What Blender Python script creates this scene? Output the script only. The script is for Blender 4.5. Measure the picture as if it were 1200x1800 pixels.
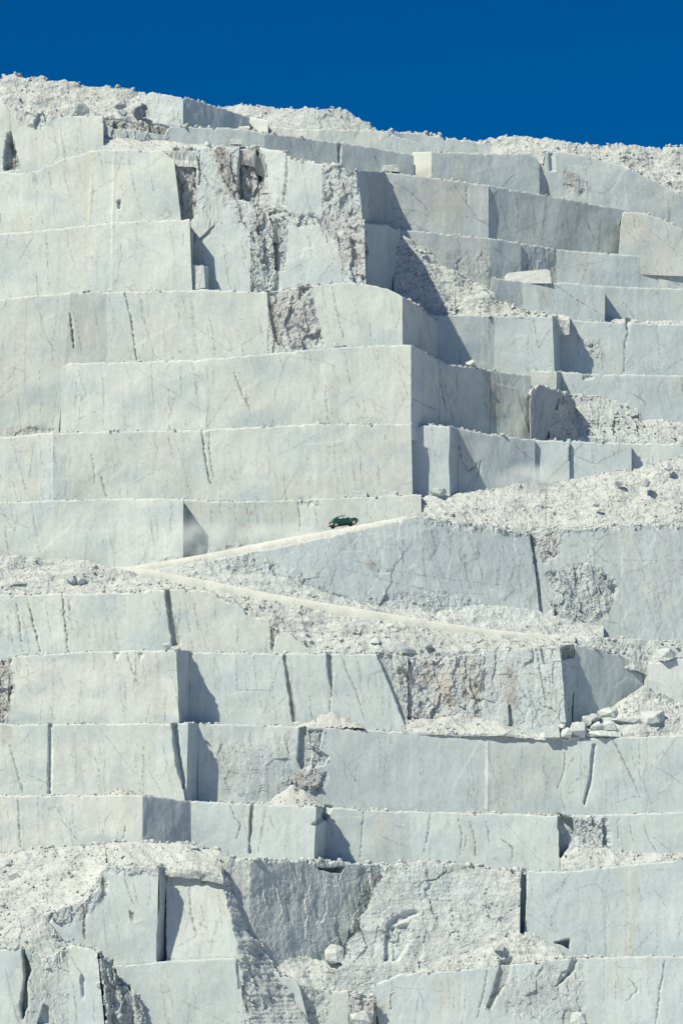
import bpy, bmesh, math, random
import numpy as np
from mathutils import Vector, Matrix

for o in list(bpy.data.objects):
    bpy.data.objects.remove(o)
S = bpy.context.scene
COL = S.collection
random.seed(7)
RNG = np.random.default_rng(11)

# ------------------------------------------------------------------ camera, sky, sun
K = 0.00019            # metres of width per metre of distance for one photo pixel
HY = 1900.0            # photo row of the eye level (just under the frame)
ZC = 1.7
cam_d = bpy.data.cameras.new('camera'); cam = bpy.data.objects.new('camera', cam_d); COL.objects.link(cam)
cam.location = (0, 0, ZC); cam.rotation_euler = (math.radians(90), 0, 0)
cam_d.sensor_width = 36.0; cam_d.lens = 36.0 / (1800 * K); cam_d.shift_y = (HY - 900) / 1800.0
cam_d.clip_start = 1.0; cam_d.clip_end = 20000
S.camera = cam

SUN_EL, SUN_AZ = math.radians(44.5), math.radians(45.5)      # azimuth: degrees left of straight behind the camera
world = bpy.data.worlds.new('World'); S.world = world; world.use_nodes = True
nt = world.node_tree; nt.nodes.clear()
wo = nt.nodes.new('ShaderNodeOutputWorld'); bg = nt.nodes.new('ShaderNodeBackground')
sky = nt.nodes.new('ShaderNodeTexSky'); sky.sky_type = 'NISHITA'; sky.sun_disc = False
sky.sun_elevation = SUN_EL; sky.sun_rotation = math.radians(180) + SUN_AZ
sky.altitude = 3500; sky.air_density = 1.0; sky.dust_density = 0.0; sky.ozone_density = 6.0
hs = nt.nodes.new('ShaderNodeHueSaturation'); hs.inputs['Saturation'].default_value = 1.4; hs.inputs['Value'].default_value = 1.0
nt.links.new(sky.outputs[0], hs.inputs['Color']); nt.links.new(hs.outputs[0], bg.inputs[0])
bg.inputs[1].default_value = 0.062
nt.links.new(bg.outputs[0], wo.inputs[0])
sun_d = bpy.data.lights.new('sun', 'SUN'); sun = bpy.data.objects.new('sun', sun_d); COL.objects.link(sun)
sun_d.energy = 4.6; sun_d.angle = math.radians(0.53); sun_d.color = (1.0, 0.86, 0.64)
ld = Vector((math.sin(SUN_AZ) * math.cos(SUN_EL), math.cos(SUN_AZ) * math.cos(SUN_EL), -math.sin(SUN_EL)))
sun.rotation_euler = ld.to_track_quat('-Z', 'Y').to_euler(); sun.location = (-200, 100, 300)
S.view_settings.view_transform = 'Standard'; S.view_settings.look = 'None'
S.view_settings.exposure = 0.49; S.view_settings.gamma = 1.0
S.render.engine = 'CYCLES'
S.cycles.max_bounces = 5; S.cycles.diffuse_bounces = 3; S.cycles.volume_bounces = 2

ALB = np.array([0.575, 0.677, 0.75])             # fresh dusty marble
STEP = 1.7            # photo pixels per grid cell of the rock faces

def PT(x, y, Y):       # photo pixel at distance Y -> world
    return ((x - 600.0) * K * Y, Y, ZC + (HY - y) * K * Y)

# ------------------------------------------------------------------ noise
_perm = np.random.default_rng(3).permutation(512)
_ang = np.random.default_rng(4).random(512) * 2 * np.pi
_gx, _gy = np.cos(_ang), np.sin(_ang)
_rnd = np.random.default_rng(5).random((512, 5))
def _h(i, j):
    return _perm[(_perm[i & 511] + j) & 511]
def perlin(x, y):
    xi = np.floor(x).astype(np.int64); yi = np.floor(y).astype(np.int64)
    fx = x - xi; fy = y - yi
    u = fx * fx * fx * (fx * (fx * 6 - 15) + 10); v = fy * fy * fy * (fy * (fy * 6 - 15) + 10)
    def g(a, b, dx, dy):
        h = _h(a, b); return _gx[h] * dx + _gy[h] * dy
    a = g(xi, yi, fx, fy); b = g(xi + 1, yi, fx - 1, fy)
    c = g(xi, yi + 1, fx, fy - 1); d = g(xi + 1, yi + 1, fx - 1, fy - 1)
    return ((a + (b - a) * u) * (1 - v) + (c + (d - c) * u) * v) * 1.5
def fbm(x, y, n=3):
    r = 0; a = 1.0
    for i in range(n):
        r = r + a * perlin(x + 17.3 * i, y + 9.1 * i); x = x * 2.03; y = y * 2.03; a *= 0.5
    return r
def facet(x, y, grad=1.0):
    """broken rock: every cell is a tilted plane; returns height and border distance"""
    xi = np.floor(x).astype(np.int64); yi = np.floor(y).astype(np.int64)
    best = np.full(x.shape, 9.0); sec = np.full(x.shape, 9.0); val = np.zeros(x.shape)
    for dx in (-1, 0, 1):
        for dy in (-1, 0, 1):
            h = _h(xi + dx, yi + dy); r = _rnd[h]
            cx = xi + dx + r[..., 0]; cy = yi + dy + r[..., 1]
            ex = x - cx; ey = y - cy
            d = ex * ex + ey * ey
            hv = (r[..., 2] - 0.5) + grad * ((r[..., 3] - 0.5) * ex + (r[..., 4] - 0.5) * ey)
            near = d < best
            sec = np.where(near, best, np.minimum(sec, d))
            val = np.where(near, hv, val); best = np.where(near, d, best)
    return val, np.sqrt(sec) - np.sqrt(best)
def sstep(a, b, x):
    t = np.clip((x - a) / (b - a), 0, 1); return t * t * (3 - 2 * t)
def poly_sd(px, py, poly):
    """signed distance to polygon, positive inside"""
    P = np.array(poly, float); n = len(P); d = np.full(px.shape, 1e9); ins = np.zeros(px.shape, bool)
    for i in range(n):
        a, b = P[i], P[(i + 1) % n]
        ex, ey = b - a; wx = px - a[0]; wy = py - a[1]
        t = np.clip((wx * ex + wy * ey) / (ex * ex + ey * ey + 1e-9), 0, 1)
        d = np.minimum(d, (wx - t * ex) ** 2 + (wy - t * ey) ** 2)
        c = (a[1] > py) != (b[1] > py)
        with np.errstate(divide='ignore', invalid='ignore'):
            xx = a[0] + (py - a[1]) * ex / (ey if abs(ey) > 1e-9 else 1e-9)
        ins ^= c & (px < xx)
    d = np.sqrt(d); return np.where(ins, d, -d)
def line_d(px, py, pts):
    d = np.full(px.shape, 1e9); tt = np.zeros(px.shape); n = len(pts) - 1
    for i in range(n):
        (ax, ay), (bx, by) = pts[i], pts[i + 1]
        ex, ey = bx - ax, by - ay; wx = px - ax; wy = py - ay
        t = np.clip((wx * ex + wy * ey) / (ex * ex + ey * ey + 1e-9), 0, 1)
        q = np.hypot(wx - t * ex, wy - t * ey)
        tt = np.where(q < d, (i + t) / n, tt); d = np.minimum(d, q)
    return d, tt

# ------------------------------------------------------------------ materials
def mat_rock(name, bump=0.35, rough=0.86):
    m = bpy.data.materials.new(name); m.use_nodes = True
    n = m.node_tree; b = n.nodes['Principled BSDF']; L = n.links.new
    b.inputs['Roughness'].default_value = rough; b.inputs['Specular IOR Level'].default_value = 0.25
    at = n.nodes.new('ShaderNodeAttribute'); at.attribute_name = 'Col'
    tc = n.nodes.new('ShaderNodeTexCoord')
    n1 = n.nodes.new('ShaderNodeTexNoise'); n1.inputs['Scale'].default_value = 2.2; n1.inputs['Detail'].default_value = 6; n1.inputs['Roughness'].default_value = 0.65
    L(tc.outputs['Object'], n1.inputs['Vector'])
    mr = n.nodes.new('ShaderNodeMapRange'); mr.inputs[1].default_value = 0.3; mr.inputs[2].default_value = 0.7
    mr.inputs[3].default_value = 0.92; mr.inputs[4].default_value = 1.05
    L(n1.outputs['Fac'], mr.inputs[0])
    # hair cracks: warped cell borders, broken up by a mask
    wn = n.nodes.new('ShaderNodeTexNoise'); wn.inputs['Scale'].default_value = 0.35; wn.inputs['Detail'].default_value = 3
    L(tc.outputs['Object'], wn.inputs['Vector'])
    wm = n.nodes.new('ShaderNodeVectorMath'); wm.operation = 'MULTIPLY_ADD'; wm.inputs[1].default_value = (2.2, 2.2, 2.2)
    L(wn.outputs['Color'], wm.inputs[0]); L(tc.outputs['Object'], wm.inputs[2])
    mp = n.nodes.new('ShaderNodeMapping'); mp.inputs['Scale'].default_value = (0.42, 0.42, 0.16); mp.inputs['Rotation'].default_value = (0.0, 0.25, 0.3)
    L(wm.outputs[0], mp.inputs['Vector'])
    vo = n.nodes.new('ShaderNodeTexVoronoi'); vo.feature = 'DISTANCE_TO_EDGE'; vo.inputs['Scale'].default_value = 1.0
    L(mp.outputs[0], vo.inputs['Vector'])
    cr = n.nodes.new('ShaderNodeMapRange'); cr.inputs[1].default_value = 0.0; cr.inputs[2].default_value = 0.016; cr.inputs[3].default_value = 1.0; cr.inputs[4].default_value = 0.0
    L(vo.outputs['Distance'], cr.inputs[0])
    mk = n.nodes.new('ShaderNodeTexNoise'); mk.inputs['Scale'].default_value = 0.30; mk.inputs['Detail'].default_value = 4
    L(tc.outputs['Object'], mk.inputs['Vector'])
    mk2 = n.nodes.new('ShaderNodeMapRange'); mk2.inputs[1].default_value = 0.50; mk2.inputs[2].default_value = 0.62; mk2.inputs[3].default_value = 0.0; mk2.inputs[4].default_value = 0.55
    L(mk.outputs['Fac'], mk2.inputs[0])
    mm = n.nodes.new('ShaderNodeMath'); mm.operation = 'MULTIPLY'; L(cr.outputs[0], mm.inputs[0]); L(mk2.outputs[0], mm.inputs[1])
    ms = n.nodes.new('ShaderNodeMapping'); ms.inputs['Scale'].default_value = (2.6, 2.6, 0.10); L(wm.outputs[0], ms.inputs['Vector'])
    n3 = n.nodes.new('ShaderNodeTexNoise'); n3.inputs['Scale'].default_value = 1.0; n3.inputs['Detail'].default_value = 4; L(ms.outputs[0], n3.inputs['Vector'])
    r3 = n.nodes.new('ShaderNodeMapRange'); r3.inputs[1].default_value = 0.3; r3.inputs[2].default_value = 0.6; r3.inputs[3].default_value = 0.94; r3.inputs[4].default_value = 1.02; L(n3.outputs['Fac'], r3.inputs[0])
    mq = n.nodes.new('ShaderNodeMath'); mq.operation = 'MULTIPLY'; L(mr.outputs[0], mq.inputs[0]); L(r3.outputs[0], mq.inputs[1])
    sc = n.nodes.new('ShaderNodeVectorMath'); sc.operation = 'SCALE'; L(at.outputs['Color'], sc.inputs[0]); L(mq.outputs[0], sc.inputs['Scale'])
    mx = n.nodes.new('ShaderNodeMix'); mx.data_type = 'RGBA'
    L(mm.outputs[0], mx.inputs['Factor']); L(sc.outputs[0], mx.inputs['A']); mx.inputs['B'].default_value = (0.20, 0.19, 0.19, 1)
    L(mx.outputs['Result'], b.inputs['Base Color'])
    nb = n.nodes.new('ShaderNodeTexNoise'); nb.inputs['Scale'].default_value = 3.5; nb.inputs['Detail'].default_value = 5; nb.inputs['Roughness'].default_value = 0.7
    L(tc.outputs['Object'], nb.inputs['Vector'])
    bp = n.nodes.new('ShaderNodeBump'); bp.inputs['Strength'].default_value = bump; bp.inputs['Distance'].default_value = 0.12
    L(nb.outputs['Fac'], bp.inputs['Height']); L(bp.outputs[0], b.inputs['Normal'])
    return m
M_ROCK = mat_rock('quarried_marble', 0.30)
M_RUB = mat_rock('marble_rubble', 0.35)

def mesh_obj(name, V, F, colr=None, mat=None, parent=None, smooth=True):
    """V (n,3), F list of arrays of quads/tris"""
    me = bpy.data.meshes.new(name)
    V = np.asarray(V, np.float32); me.vertices.add(len(V)); me.vertices.foreach_set('co', V.ravel())
    Fs = [np.asarray(f, np.int32) for f in (F if isinstance(F, list) else [F]) if len(f)]
    tot = np.concatenate([np.full(len(f), f.shape[1], np.int32) for f in Fs])
    lv = np.concatenate([f.ravel() for f in Fs])
    me.loops.add(len(lv)); me.loops.foreach_set('vertex_index', lv)
    me.polygons.add(len(tot)); st = np.zeros(len(tot), np.int32); st[1:] = np.cumsum(tot)[:-1]
    me.polygons.foreach_set('loop_start', st)
    me.update(calc_edges=True)
    if smooth: me.polygons.foreach_set('use_smooth', np.ones(len(tot), bool))
    if colr is not None:
        ca = me.color_attributes.new('Col', 'FLOAT_COLOR', 'POINT')
        cc = np.ones((len(V), 4), np.float32); cc[:, :3] = colr
        ca.data.foreach_set('color', cc.ravel())
    if mat: me.materials.append(mat)
    o = bpy.data.objects.new(name, me); COL.objects.link(o)
    if parent: o.parent = parent
    return o
def grid_faces(nr, nc, base=0, flip=False):
    i = np.arange((nr - 1) * (nc - 1)); r = i // (nc - 1); c = i % (nc - 1)
    a = base + r * nc + c
    q = np.stack([a, a + nc, a + nc + 1, a + 1], 1)
    return q[:, ::-1] if flip else q
def empty(name, loc=(0, 0, 0)):
    o = bpy.data.objects.new(name, None); COL.objects.link(o); o.location = loc; o.empty_display_size = 1
    return o
def tag(o, label=None, cat=None, group=None, kind=None):
    if label: o['label'] = label
    if cat: o['category'] = cat
    if group: o['group'] = group
    if kind: o['kind'] = kind
    return o

# ------------------------------------------------------------------ features drawn on the rock, in photo pixels
DENT, ROUGH, TINT, CRACK = [], [], [], []
def dent(d, *pts, soft=1.5, rough=0.0, col=None, amt=0.8):
    DENT.append((d * (0.62 if 0 < d < 2 else 1.0), pts, soft))
    if rough: ROUGH.append((rough, pts, 3))
    if col is not None: TINT.append((col, amt, pts, 3))
def rough(a, *pts, soft=6, col=None, amt=0.6):
    ROUGH.append((a, pts, soft))
    if col is not None: TINT.append((col, amt, pts, 8))
def tint(col, amt, *pts, soft=5): TINT.append((col, amt, pts, soft))
def crack(w, *pts, dark=0.8, dep=0.25, brown=0.0): CRACK.append((w, pts, dark, dep, brown))

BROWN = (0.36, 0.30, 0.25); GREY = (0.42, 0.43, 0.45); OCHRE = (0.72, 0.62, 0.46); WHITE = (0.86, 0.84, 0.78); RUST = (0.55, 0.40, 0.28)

# top left
tint(OCHRE, 0.35, (146, 262), (166, 262), (160, 400), (150, 512), (143, 512), (150, 395), soft=4)
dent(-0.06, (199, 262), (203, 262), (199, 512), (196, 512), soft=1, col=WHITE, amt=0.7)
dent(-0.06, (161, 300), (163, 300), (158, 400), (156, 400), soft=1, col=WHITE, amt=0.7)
for c in [[(62, 300), (68, 345)], [(85, 296), (92, 335)], [(72, 370), (82, 420), (86, 505)], [(213, 275), (205, 312)], [(226, 280), (245, 372)], [(165, 325), (160, 378)], [(35, 455), (60, 415)], [(18, 200), (20, 300)], [(140, 225), (133, 275)], [(105, 215), (118, 300)]]:
    crack(1.1, *c, dark=0.75, dep=0.2, brown=0.3)
dent(0.8, (207, 354), (212, 352), (213, 366), (208, 368), col=GREY)
dent(1.2, (14, 235), (20, 232), (28, 270), (36, 296), (8, 300), (10, 262), rough=1.0, col=BROWN, amt=0.5)
rough(0.8, (30, 190), (110, 185), (100, 205), (70, 225), (35, 215))
dent(0.7, (183, 206), (300, 222), (288, 238), (260, 232), (183, 222), rough=0.9, col=BROWN, amt=0.55)
dent(1.5, (250, 183), (258, 186), (262, 204), (248, 206), (246, 195), rough=0.6, col=GREY, amt=0.4)
# broken upper middle
rough(0.95, (368, 258), (400, 258), (412, 300), (432, 345), (405, 345), (392, 320), col=BROWN, amt=0.65)
rough(1.0, (420, 268), (452, 262), (455, 310), (475, 345), (440, 352), (425, 320), col=(0.45, 0.38, 0.35), amt=0.55)
dent(1.6, (450, 265), (454, 264), (468, 292), (469, 332), (458, 325), (448, 305))
dent(0.9, (418, 285), (424, 290), (428, 345), (418, 342), col=GREY, amt=0.3)
crack(3.2, (505, 275), (503, 320), (497, 360), dark=0.75, dep=0.6, brown=0.8)
crack(1.6, (346, 275), (352, 300), (350, 325), dark=0.85, dep=0.7, brown=0.2)
crack(1.0, (352, 300), (380, 320), (412, 345), dark=0.7, dep=0.2, brown=0.3)
dent(0.7, (578, 320), (586, 325), (584, 355), (572, 352), (582, 338))
rough(1.0, (440, 350), (520, 375), (560, 378), (600, 360), (640, 385), (640, 495), (622, 480), (595, 425), (560, 400), (505, 395), (500, 470), (450, 475), (440, 400), col=(0.58, 0.52, 0.50), amt=0.35)
dent(1.6, (482, 392), (492, 398), (503, 455), (498, 475), (484, 475), (481, 430), col=GREY, amt=0.5)
rough(0.7, (370, 325), (470, 350), (480, 385), (440, 420), (380, 345), soft=10)
crack(1.1, (436, 415), (430, 455)); crack(1.2, (540, 410), (548, 450)); crack(1.3, (588, 395), (603, 470), (602, 490)); crack(1.6, (582, 385), (595, 420), (600, 440), dark=0.8)
crack(1.0, (392, 430), (402, 500)); crack(1.0, (350, 440), (362, 500)); crack(1.0, (423, 418), (430, 455), dark=0.6)
crack(2.0, (437, 470), (445, 498), dark=0.7, brown=0.7)
# P bench
crack(1.7, (220, 515), (232, 565), (240, 632), dark=0.95, dep=0.5); crack(1.1, (245, 520), (258, 580), (274, 632), dark=0.7)
for c in [[(320, 520), (330, 560)], [(335, 515), (348, 625)], [(455, 560), (466, 620)], [(30, 690), (38, 755)], [(65, 530), (80, 590), (110, 640)], [(100, 690), (92, 750)], [(20, 645), (45, 655)], [(310, 590), (318, 520)], [(365, 545), (380, 625)]]:
    crack(0.9, *c, dark=0.65, dep=0.15)
crack(1.4, (583, 503), (592, 550), (604, 597), dark=0.9, dep=0.35)
crack(2.3, (124, 552), (128, 585), (130, 612), dark=0.95, dep=0.6, brown=0.3)
rough(0.9, (473, 514), (545, 500), (552, 555), (568, 606), (492, 616), (484, 575), col=(0.50, 0.46, 0.46), amt=0.5)
dent(0.9, (470, 512), (480, 516), (483, 560), (492, 606), (484, 600), (474, 555), col=BROWN, amt=0.7)
dent(0.7, (526, 508), (548, 503), (536, 520), (526, 528), col=BROWN, amt=0.5)
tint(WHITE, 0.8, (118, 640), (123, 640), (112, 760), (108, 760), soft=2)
# Q bench
for c in [[(178, 640), (182, 690), (182, 752)], [(338, 640), (352, 735)], [(365, 640), (366, 720), (362, 737)], [(218, 710), (221, 756)], [(135, 642), (150, 690), (140, 712), (138, 752)], [(490, 625), (500, 652)], [(662, 615), (665, 655)], [(605, 620), (620, 700)], [(560, 640), (550, 700)], [(700, 650), (715, 690), (690, 740)]]:
    crack(0.9, *c, dark=0.7, dep=0.2)
crack(1.4, (318, 645), (318, 695), dark=0.6); crack(2.0, (412, 655), (425, 690), (441, 722), dark=0.7, brown=0.6, dep=0.3)
rough(0.6, (10, 752), (80, 750), (95, 756), (20, 768), soft=4, col=BROWN, amt=0.4)
# R bench
crack(2.2, (355, 757), (360, 800), (369, 850), dark=0.95, dep=0.5, brown=0.5); crack(1.6, (370, 757), (368, 790), (376, 840), dark=0.6, brown=0.5)
crack(2.0, (162, 800), (166, 820), (168, 850), dark=0.5, brown=0.4); crack(3.5, (178, 838), (184, 856), (188, 872), dark=0.55, brown=0.9)
for c in [[(95, 785), (100, 825)], [(25, 850), (30, 880)], [(235, 850), (270, 830), (300, 815)], [(60, 770), (50, 860)], [(620, 770), (640, 800)], [(570, 788), (605, 778)], [(540, 800), (545, 860)], [(245, 760), (265, 780)], [(470, 775), (475, 850)], [(400, 780), (420, 860)]]:
    crack(0.8, *c, dark=0.6, dep=0.15)
tint(OCHRE, 0.35, (60, 768), (68, 768), (68, 880), (58, 880), soft=5)
# S bench
for c in [[(55, 885), (62, 925), (69, 972)], [(10, 925), (15, 975)]]: crack(1.2, *c, dark=0.8)
for c in [[(262, 905), (270, 948)], [(275, 905), (278, 948)], [(301, 905), (300, 957)], [(385, 885), (395, 932)], [(412, 885), (415, 932)], [(430, 880), (442, 940)], [(490, 880), (497, 928)], [(550, 885), (558, 922)], [(370, 890), (372, 930)]]:
    crack(1.0, *c, dark=0.7, dep=0.2)
crack(2.0, (522, 880), (528, 905), (527, 935), dark=0.6, brown=0.1); rough(0.7, (525, 878), (560, 876), (558, 890), (530, 892))
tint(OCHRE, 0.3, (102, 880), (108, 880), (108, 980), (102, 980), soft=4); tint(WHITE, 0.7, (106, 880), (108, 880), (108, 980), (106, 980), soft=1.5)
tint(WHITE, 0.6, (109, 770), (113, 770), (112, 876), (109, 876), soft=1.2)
# T bench
crack(1.6, (30, 1060), (36, 1100), (40, 1146), dark=0.95, dep=0.4); crack(2.2, (52, 1062), (60, 1100), (72, 1146), dark=0.9, dep=0.4, brown=0.3); crack(1.8, (110, 1040), (115, 1095), (121, 1146), dark=0.9, dep=0.4)
crack(2.5, (122, 1055), (124, 1075), dark=0.8)
for c in [[(185, 1060), (190, 1100), (196, 1140)], [(340, 1050), (352, 1140)], [(415, 1105), (416, 1146)], [(80, 1050), (92, 1140)], [(10, 1060), (25, 1146)], [(270, 1060), (285, 1085)], [(325, 1060), (340, 1145)], [(158, 1110), (158, 1140)]]: crack(1.0, *c, dark=0.7)
dent(1.5, (290, 1036), (297, 1036), (306, 1075), (317, 1132), (303, 1136), soft=1, col=BROWN, amt=0.8)
dent(0.6, (476, 1102), (488, 1108), (480, 1145), (477, 1140), rough=0.8, col=BROWN, amt=0.5)
# U bench
rough(1.0, (-20, 1160), (18, 1158), (22, 1200), (16, 1268), (-20, 1272), col=BROWN, amt=0.55)
dent(0.9, (497, 1150), (502, 1150), (510, 1195), (524, 1268), (514, 1270), (506, 1205), soft=1, col=BROWN, amt=0.7)
dent(1.3, (574, 1150), (583, 1152), (587, 1180), (583, 1214), (577, 1190), soft=1, col=GREY, amt=0.4)
crack(1.8, (583, 1214), (581, 1240), (580, 1268), dark=0.8, brown=0.5); crack(1.1, (585, 1205), (598, 1235), dark=0.8)
crack(1.9, (600, 1150), (610, 1180), (625, 1213), (640, 1262), dark=0.75, brown=0.2); crack(1.2, (626, 1152), (633, 1200), dark=0.7)
for c in [[(415, 1150), (418, 1220), (425, 1235)], [(445, 1150), (452, 1210), (465, 1265)], [(495, 1150), (470, 1230), (465, 1260)], [(410, 1213), (480, 1213)], [(540, 1160), (545, 1190)], [(658, 1180), (665, 1240)], [(672, 1190), (673, 1262)]]: crack(0.8, *c, dark=0.7, dep=0.1)
for x, a, b in ((73, 1180, 1262), (92, 1150, 1200), (141, 1195, 1268), (182, 1152, 1240), (262, 1160, 1262), (275, 1150, 1195)): crack(0.7, (x, a), (x + 3, (a + b) / 2), (x - 2, b), dark=0.5, brown=0.3)
crack(1.8, (225, 1148), (232, 1175), (245, 1205), dark=0.6, brown=0.2); dent(0.4, (200, 1146), (212, 1146), (204, 1160)); dent(0.4, (243, 1148), (252, 1148), (247, 1162))
dent(1.6, (662, 1149), (690, 1151), (698, 1195), (716, 1262), (713, 1276), (690, 1215), soft=1.5, rough=0.4, col=GREY, amt=0.4)
rough(0.9, (692, 1152), (852, 1150), (848, 1276), (716, 1282), col=(0.62, 0.58, 0.56), amt=0.5)
tint(RUST, 0.38, (745, 1175), (800, 1180), (795, 1240), (760, 1235)); tint(RUST, 0.28, (805, 1165), (845, 1168), (842, 1235), (815, 1230))
tint(BROWN, 0.55, (885, 1170), (902, 1175), (912, 1245), (890, 1240), (878, 1200))
rough(0.45, (848, 1140), (1000, 1136), (998, 1282), (850, 1280), soft=3)
crack(1.8, (943, 1142), (948, 1175), (958, 1230), dark=0.8); dent(0.7, (949, 1135), (957, 1135), (960, 1168), (955, 1168), col=GREY, amt=0.4); crack(1.2, (962, 1165), (966, 1210), dark=0.7)
dent(1.0, (893, 1238), (897, 1240), (903, 1278), (895, 1276), soft=1, col=GREY)
dent(0.8, (988, 1136), (1010, 1133), (1008, 1155), (990, 1160), rough=1, col=BROWN, amt=0.5)
# V bench
dent(0.8, (86, 1273), (91, 1273), (92, 1330), (90, 1395), (85, 1395), soft=0.8)
dent(1.4, (302, 1272), (312, 1272), (318, 1330), (326, 1372), (323, 1388), (310, 1345), soft=1)
tint(BROWN, 0.6, (3, 1274), (18, 1276), (22, 1300), (5, 1308)); crack(1.6, (18, 1310), (30, 1355), (42, 1395), dark=0.6)
for x, a, b in ((132, 1290, 1385), (150, 1300, 1350), (182, 1300, 1380), (222, 1275, 1330), (250, 1310, 1390)): crack(0.7, (x, a), (x + 2, (a + b) / 2), (x + 1, b), dark=0.5)
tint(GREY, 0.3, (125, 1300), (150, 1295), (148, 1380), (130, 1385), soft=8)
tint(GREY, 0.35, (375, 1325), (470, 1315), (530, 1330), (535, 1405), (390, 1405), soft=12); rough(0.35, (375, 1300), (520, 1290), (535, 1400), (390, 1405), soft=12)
crack(1.2, (425, 1285), (435, 1345), (440, 1368), dark=0.8); crack(1.0, (430, 1375), (470, 1380), (485, 1384), dark=0.6); crack(0.9, (440, 1285), (442, 1370), dark=0.6); crack(1.0, (483, 1285), (492, 1335), (500, 1370))
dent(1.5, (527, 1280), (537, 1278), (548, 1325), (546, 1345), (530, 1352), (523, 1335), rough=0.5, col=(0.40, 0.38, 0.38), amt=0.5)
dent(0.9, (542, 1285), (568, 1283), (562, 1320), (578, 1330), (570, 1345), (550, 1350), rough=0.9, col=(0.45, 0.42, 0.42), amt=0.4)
rough(0.9, (495, 1370), (530, 1355), (560, 1345), (575, 1365), (560, 1390), (505, 1390), col=BROWN, amt=0.4)
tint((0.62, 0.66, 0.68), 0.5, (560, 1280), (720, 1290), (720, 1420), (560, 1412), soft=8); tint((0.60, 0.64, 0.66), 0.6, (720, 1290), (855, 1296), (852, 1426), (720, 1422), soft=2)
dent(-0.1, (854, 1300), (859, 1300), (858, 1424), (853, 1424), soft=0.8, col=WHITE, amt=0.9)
crack(1.5, (993, 1325), (990, 1360), (978, 1385), dark=0.8); crack(1.4, (1012, 1325), (994, 1350), dark=0.7); crack(1.2, (985, 1390), (990, 1425), dark=0.7); crack(1.0, (985, 1330), (962, 1365), (958, 1400), dark=0.6)
tint(GREY, 0.4, (955, 1350), (985, 1345), (985, 1385), (960, 1395), soft=8)
dent(0.9, (1041, 1308), (1046, 1308), (1039, 1375), (1027, 1415), (1025, 1412), (1035, 1370), soft=1)
crack(1.6, (1076, 1298), (1092, 1330), (1112, 1372), (1124, 1402), dark=0.9); crack(1.0, (1121, 1298), (1124, 1350), (1126, 1412), dark=0.8); crack(1.2, (1085, 1410), (1110, 1400), (1130, 1404), dark=0.7)
crack(0.9, (1108, 1305), (1115, 1360), dark=0.6); crack(1.2, (663, 1290), (668, 1310), (665, 1395), dark=0.6); crack(1.0, (735, 1292), (742, 1400), dark=0.6); crack(1.0, (875, 1300), (878, 1420), dark=0.5)

for x in (820, 902, 915, 955, 1062): crack(0.9, (x, 1330), (x + 3, 1375), (x + 1, 1422), dark=0.55)
# W bench
crack(1.0, (10, 1402), (16, 1450), (20, 1490), dark=0.6); crack(1.6, (32, 1402), (34, 1440), (37, 1490), dark=0.8); crack(1.3, (100, 1402), (108, 1440), (140, 1480), dark=0.6); crack(1.0, (172, 1400), (176, 1470), dark=0.5); crack(0.9, (190, 1405), (180, 1480), dark=0.4); crack(1.5, (222, 1450), (218, 1475), dark=0.6)
crack(1.8, (402, 1412), (415, 1440), (424, 1450), (416, 1474), dark=0.8); dent(0.8, (441, 1412), (446, 1412), (446, 1450), (440, 1475), (441, 1500), (437, 1500), (438, 1465), soft=1, col=GREY, amt=0.4)
crack(1.4, (468, 1415), (462, 1445), (453, 1500), dark=0.8, brown=0.4); crack(1.3, (472, 1435), (482, 1455), dark=0.8, brown=0.4); crack(0.8, (478, 1425), (470, 1460), dark=0.5)
dent(1.0, (572, 1416), (584, 1418), (572, 1440), (556, 1450), (548, 1450), (565, 1435), soft=2)
crack(1.2, (302, 1405), (303, 1450), (301, 1475), dark=0.6)
for c in [[(755, 1432), (752, 1470), (745, 1500)], [(805, 1438), (812, 1470), (808, 1505)], [(826, 1445), (836, 1480), (834, 1508)], [(855, 1445), (860, 1480)], [(880, 1475), (900, 1490), (900, 1510)], [(815, 1495), (820, 1470)]]: crack(1.5, *c, dark=0.8, brown=0.3)
crack(2.2, (640, 1425), (636, 1470), (634, 1508), dark=0.35, brown=0.2)
dent(2.4, (981, 1432), (1005, 1438), (1012, 1470), (998, 1490), (984, 1508), rough=0.6, col=GREY, amt=0.3)
rough(1.0, (1003, 1436), (1066, 1438), (1070, 1500), (1010, 1510), (1014, 1470))
crack(1.0, (1105, 1445), (1112, 1480)); crack(1.1, (1130, 1450), (1140, 1478), (1155, 1500)); crack(1.5, (1085, 1440), (1087, 1490), dark=0.5)
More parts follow.
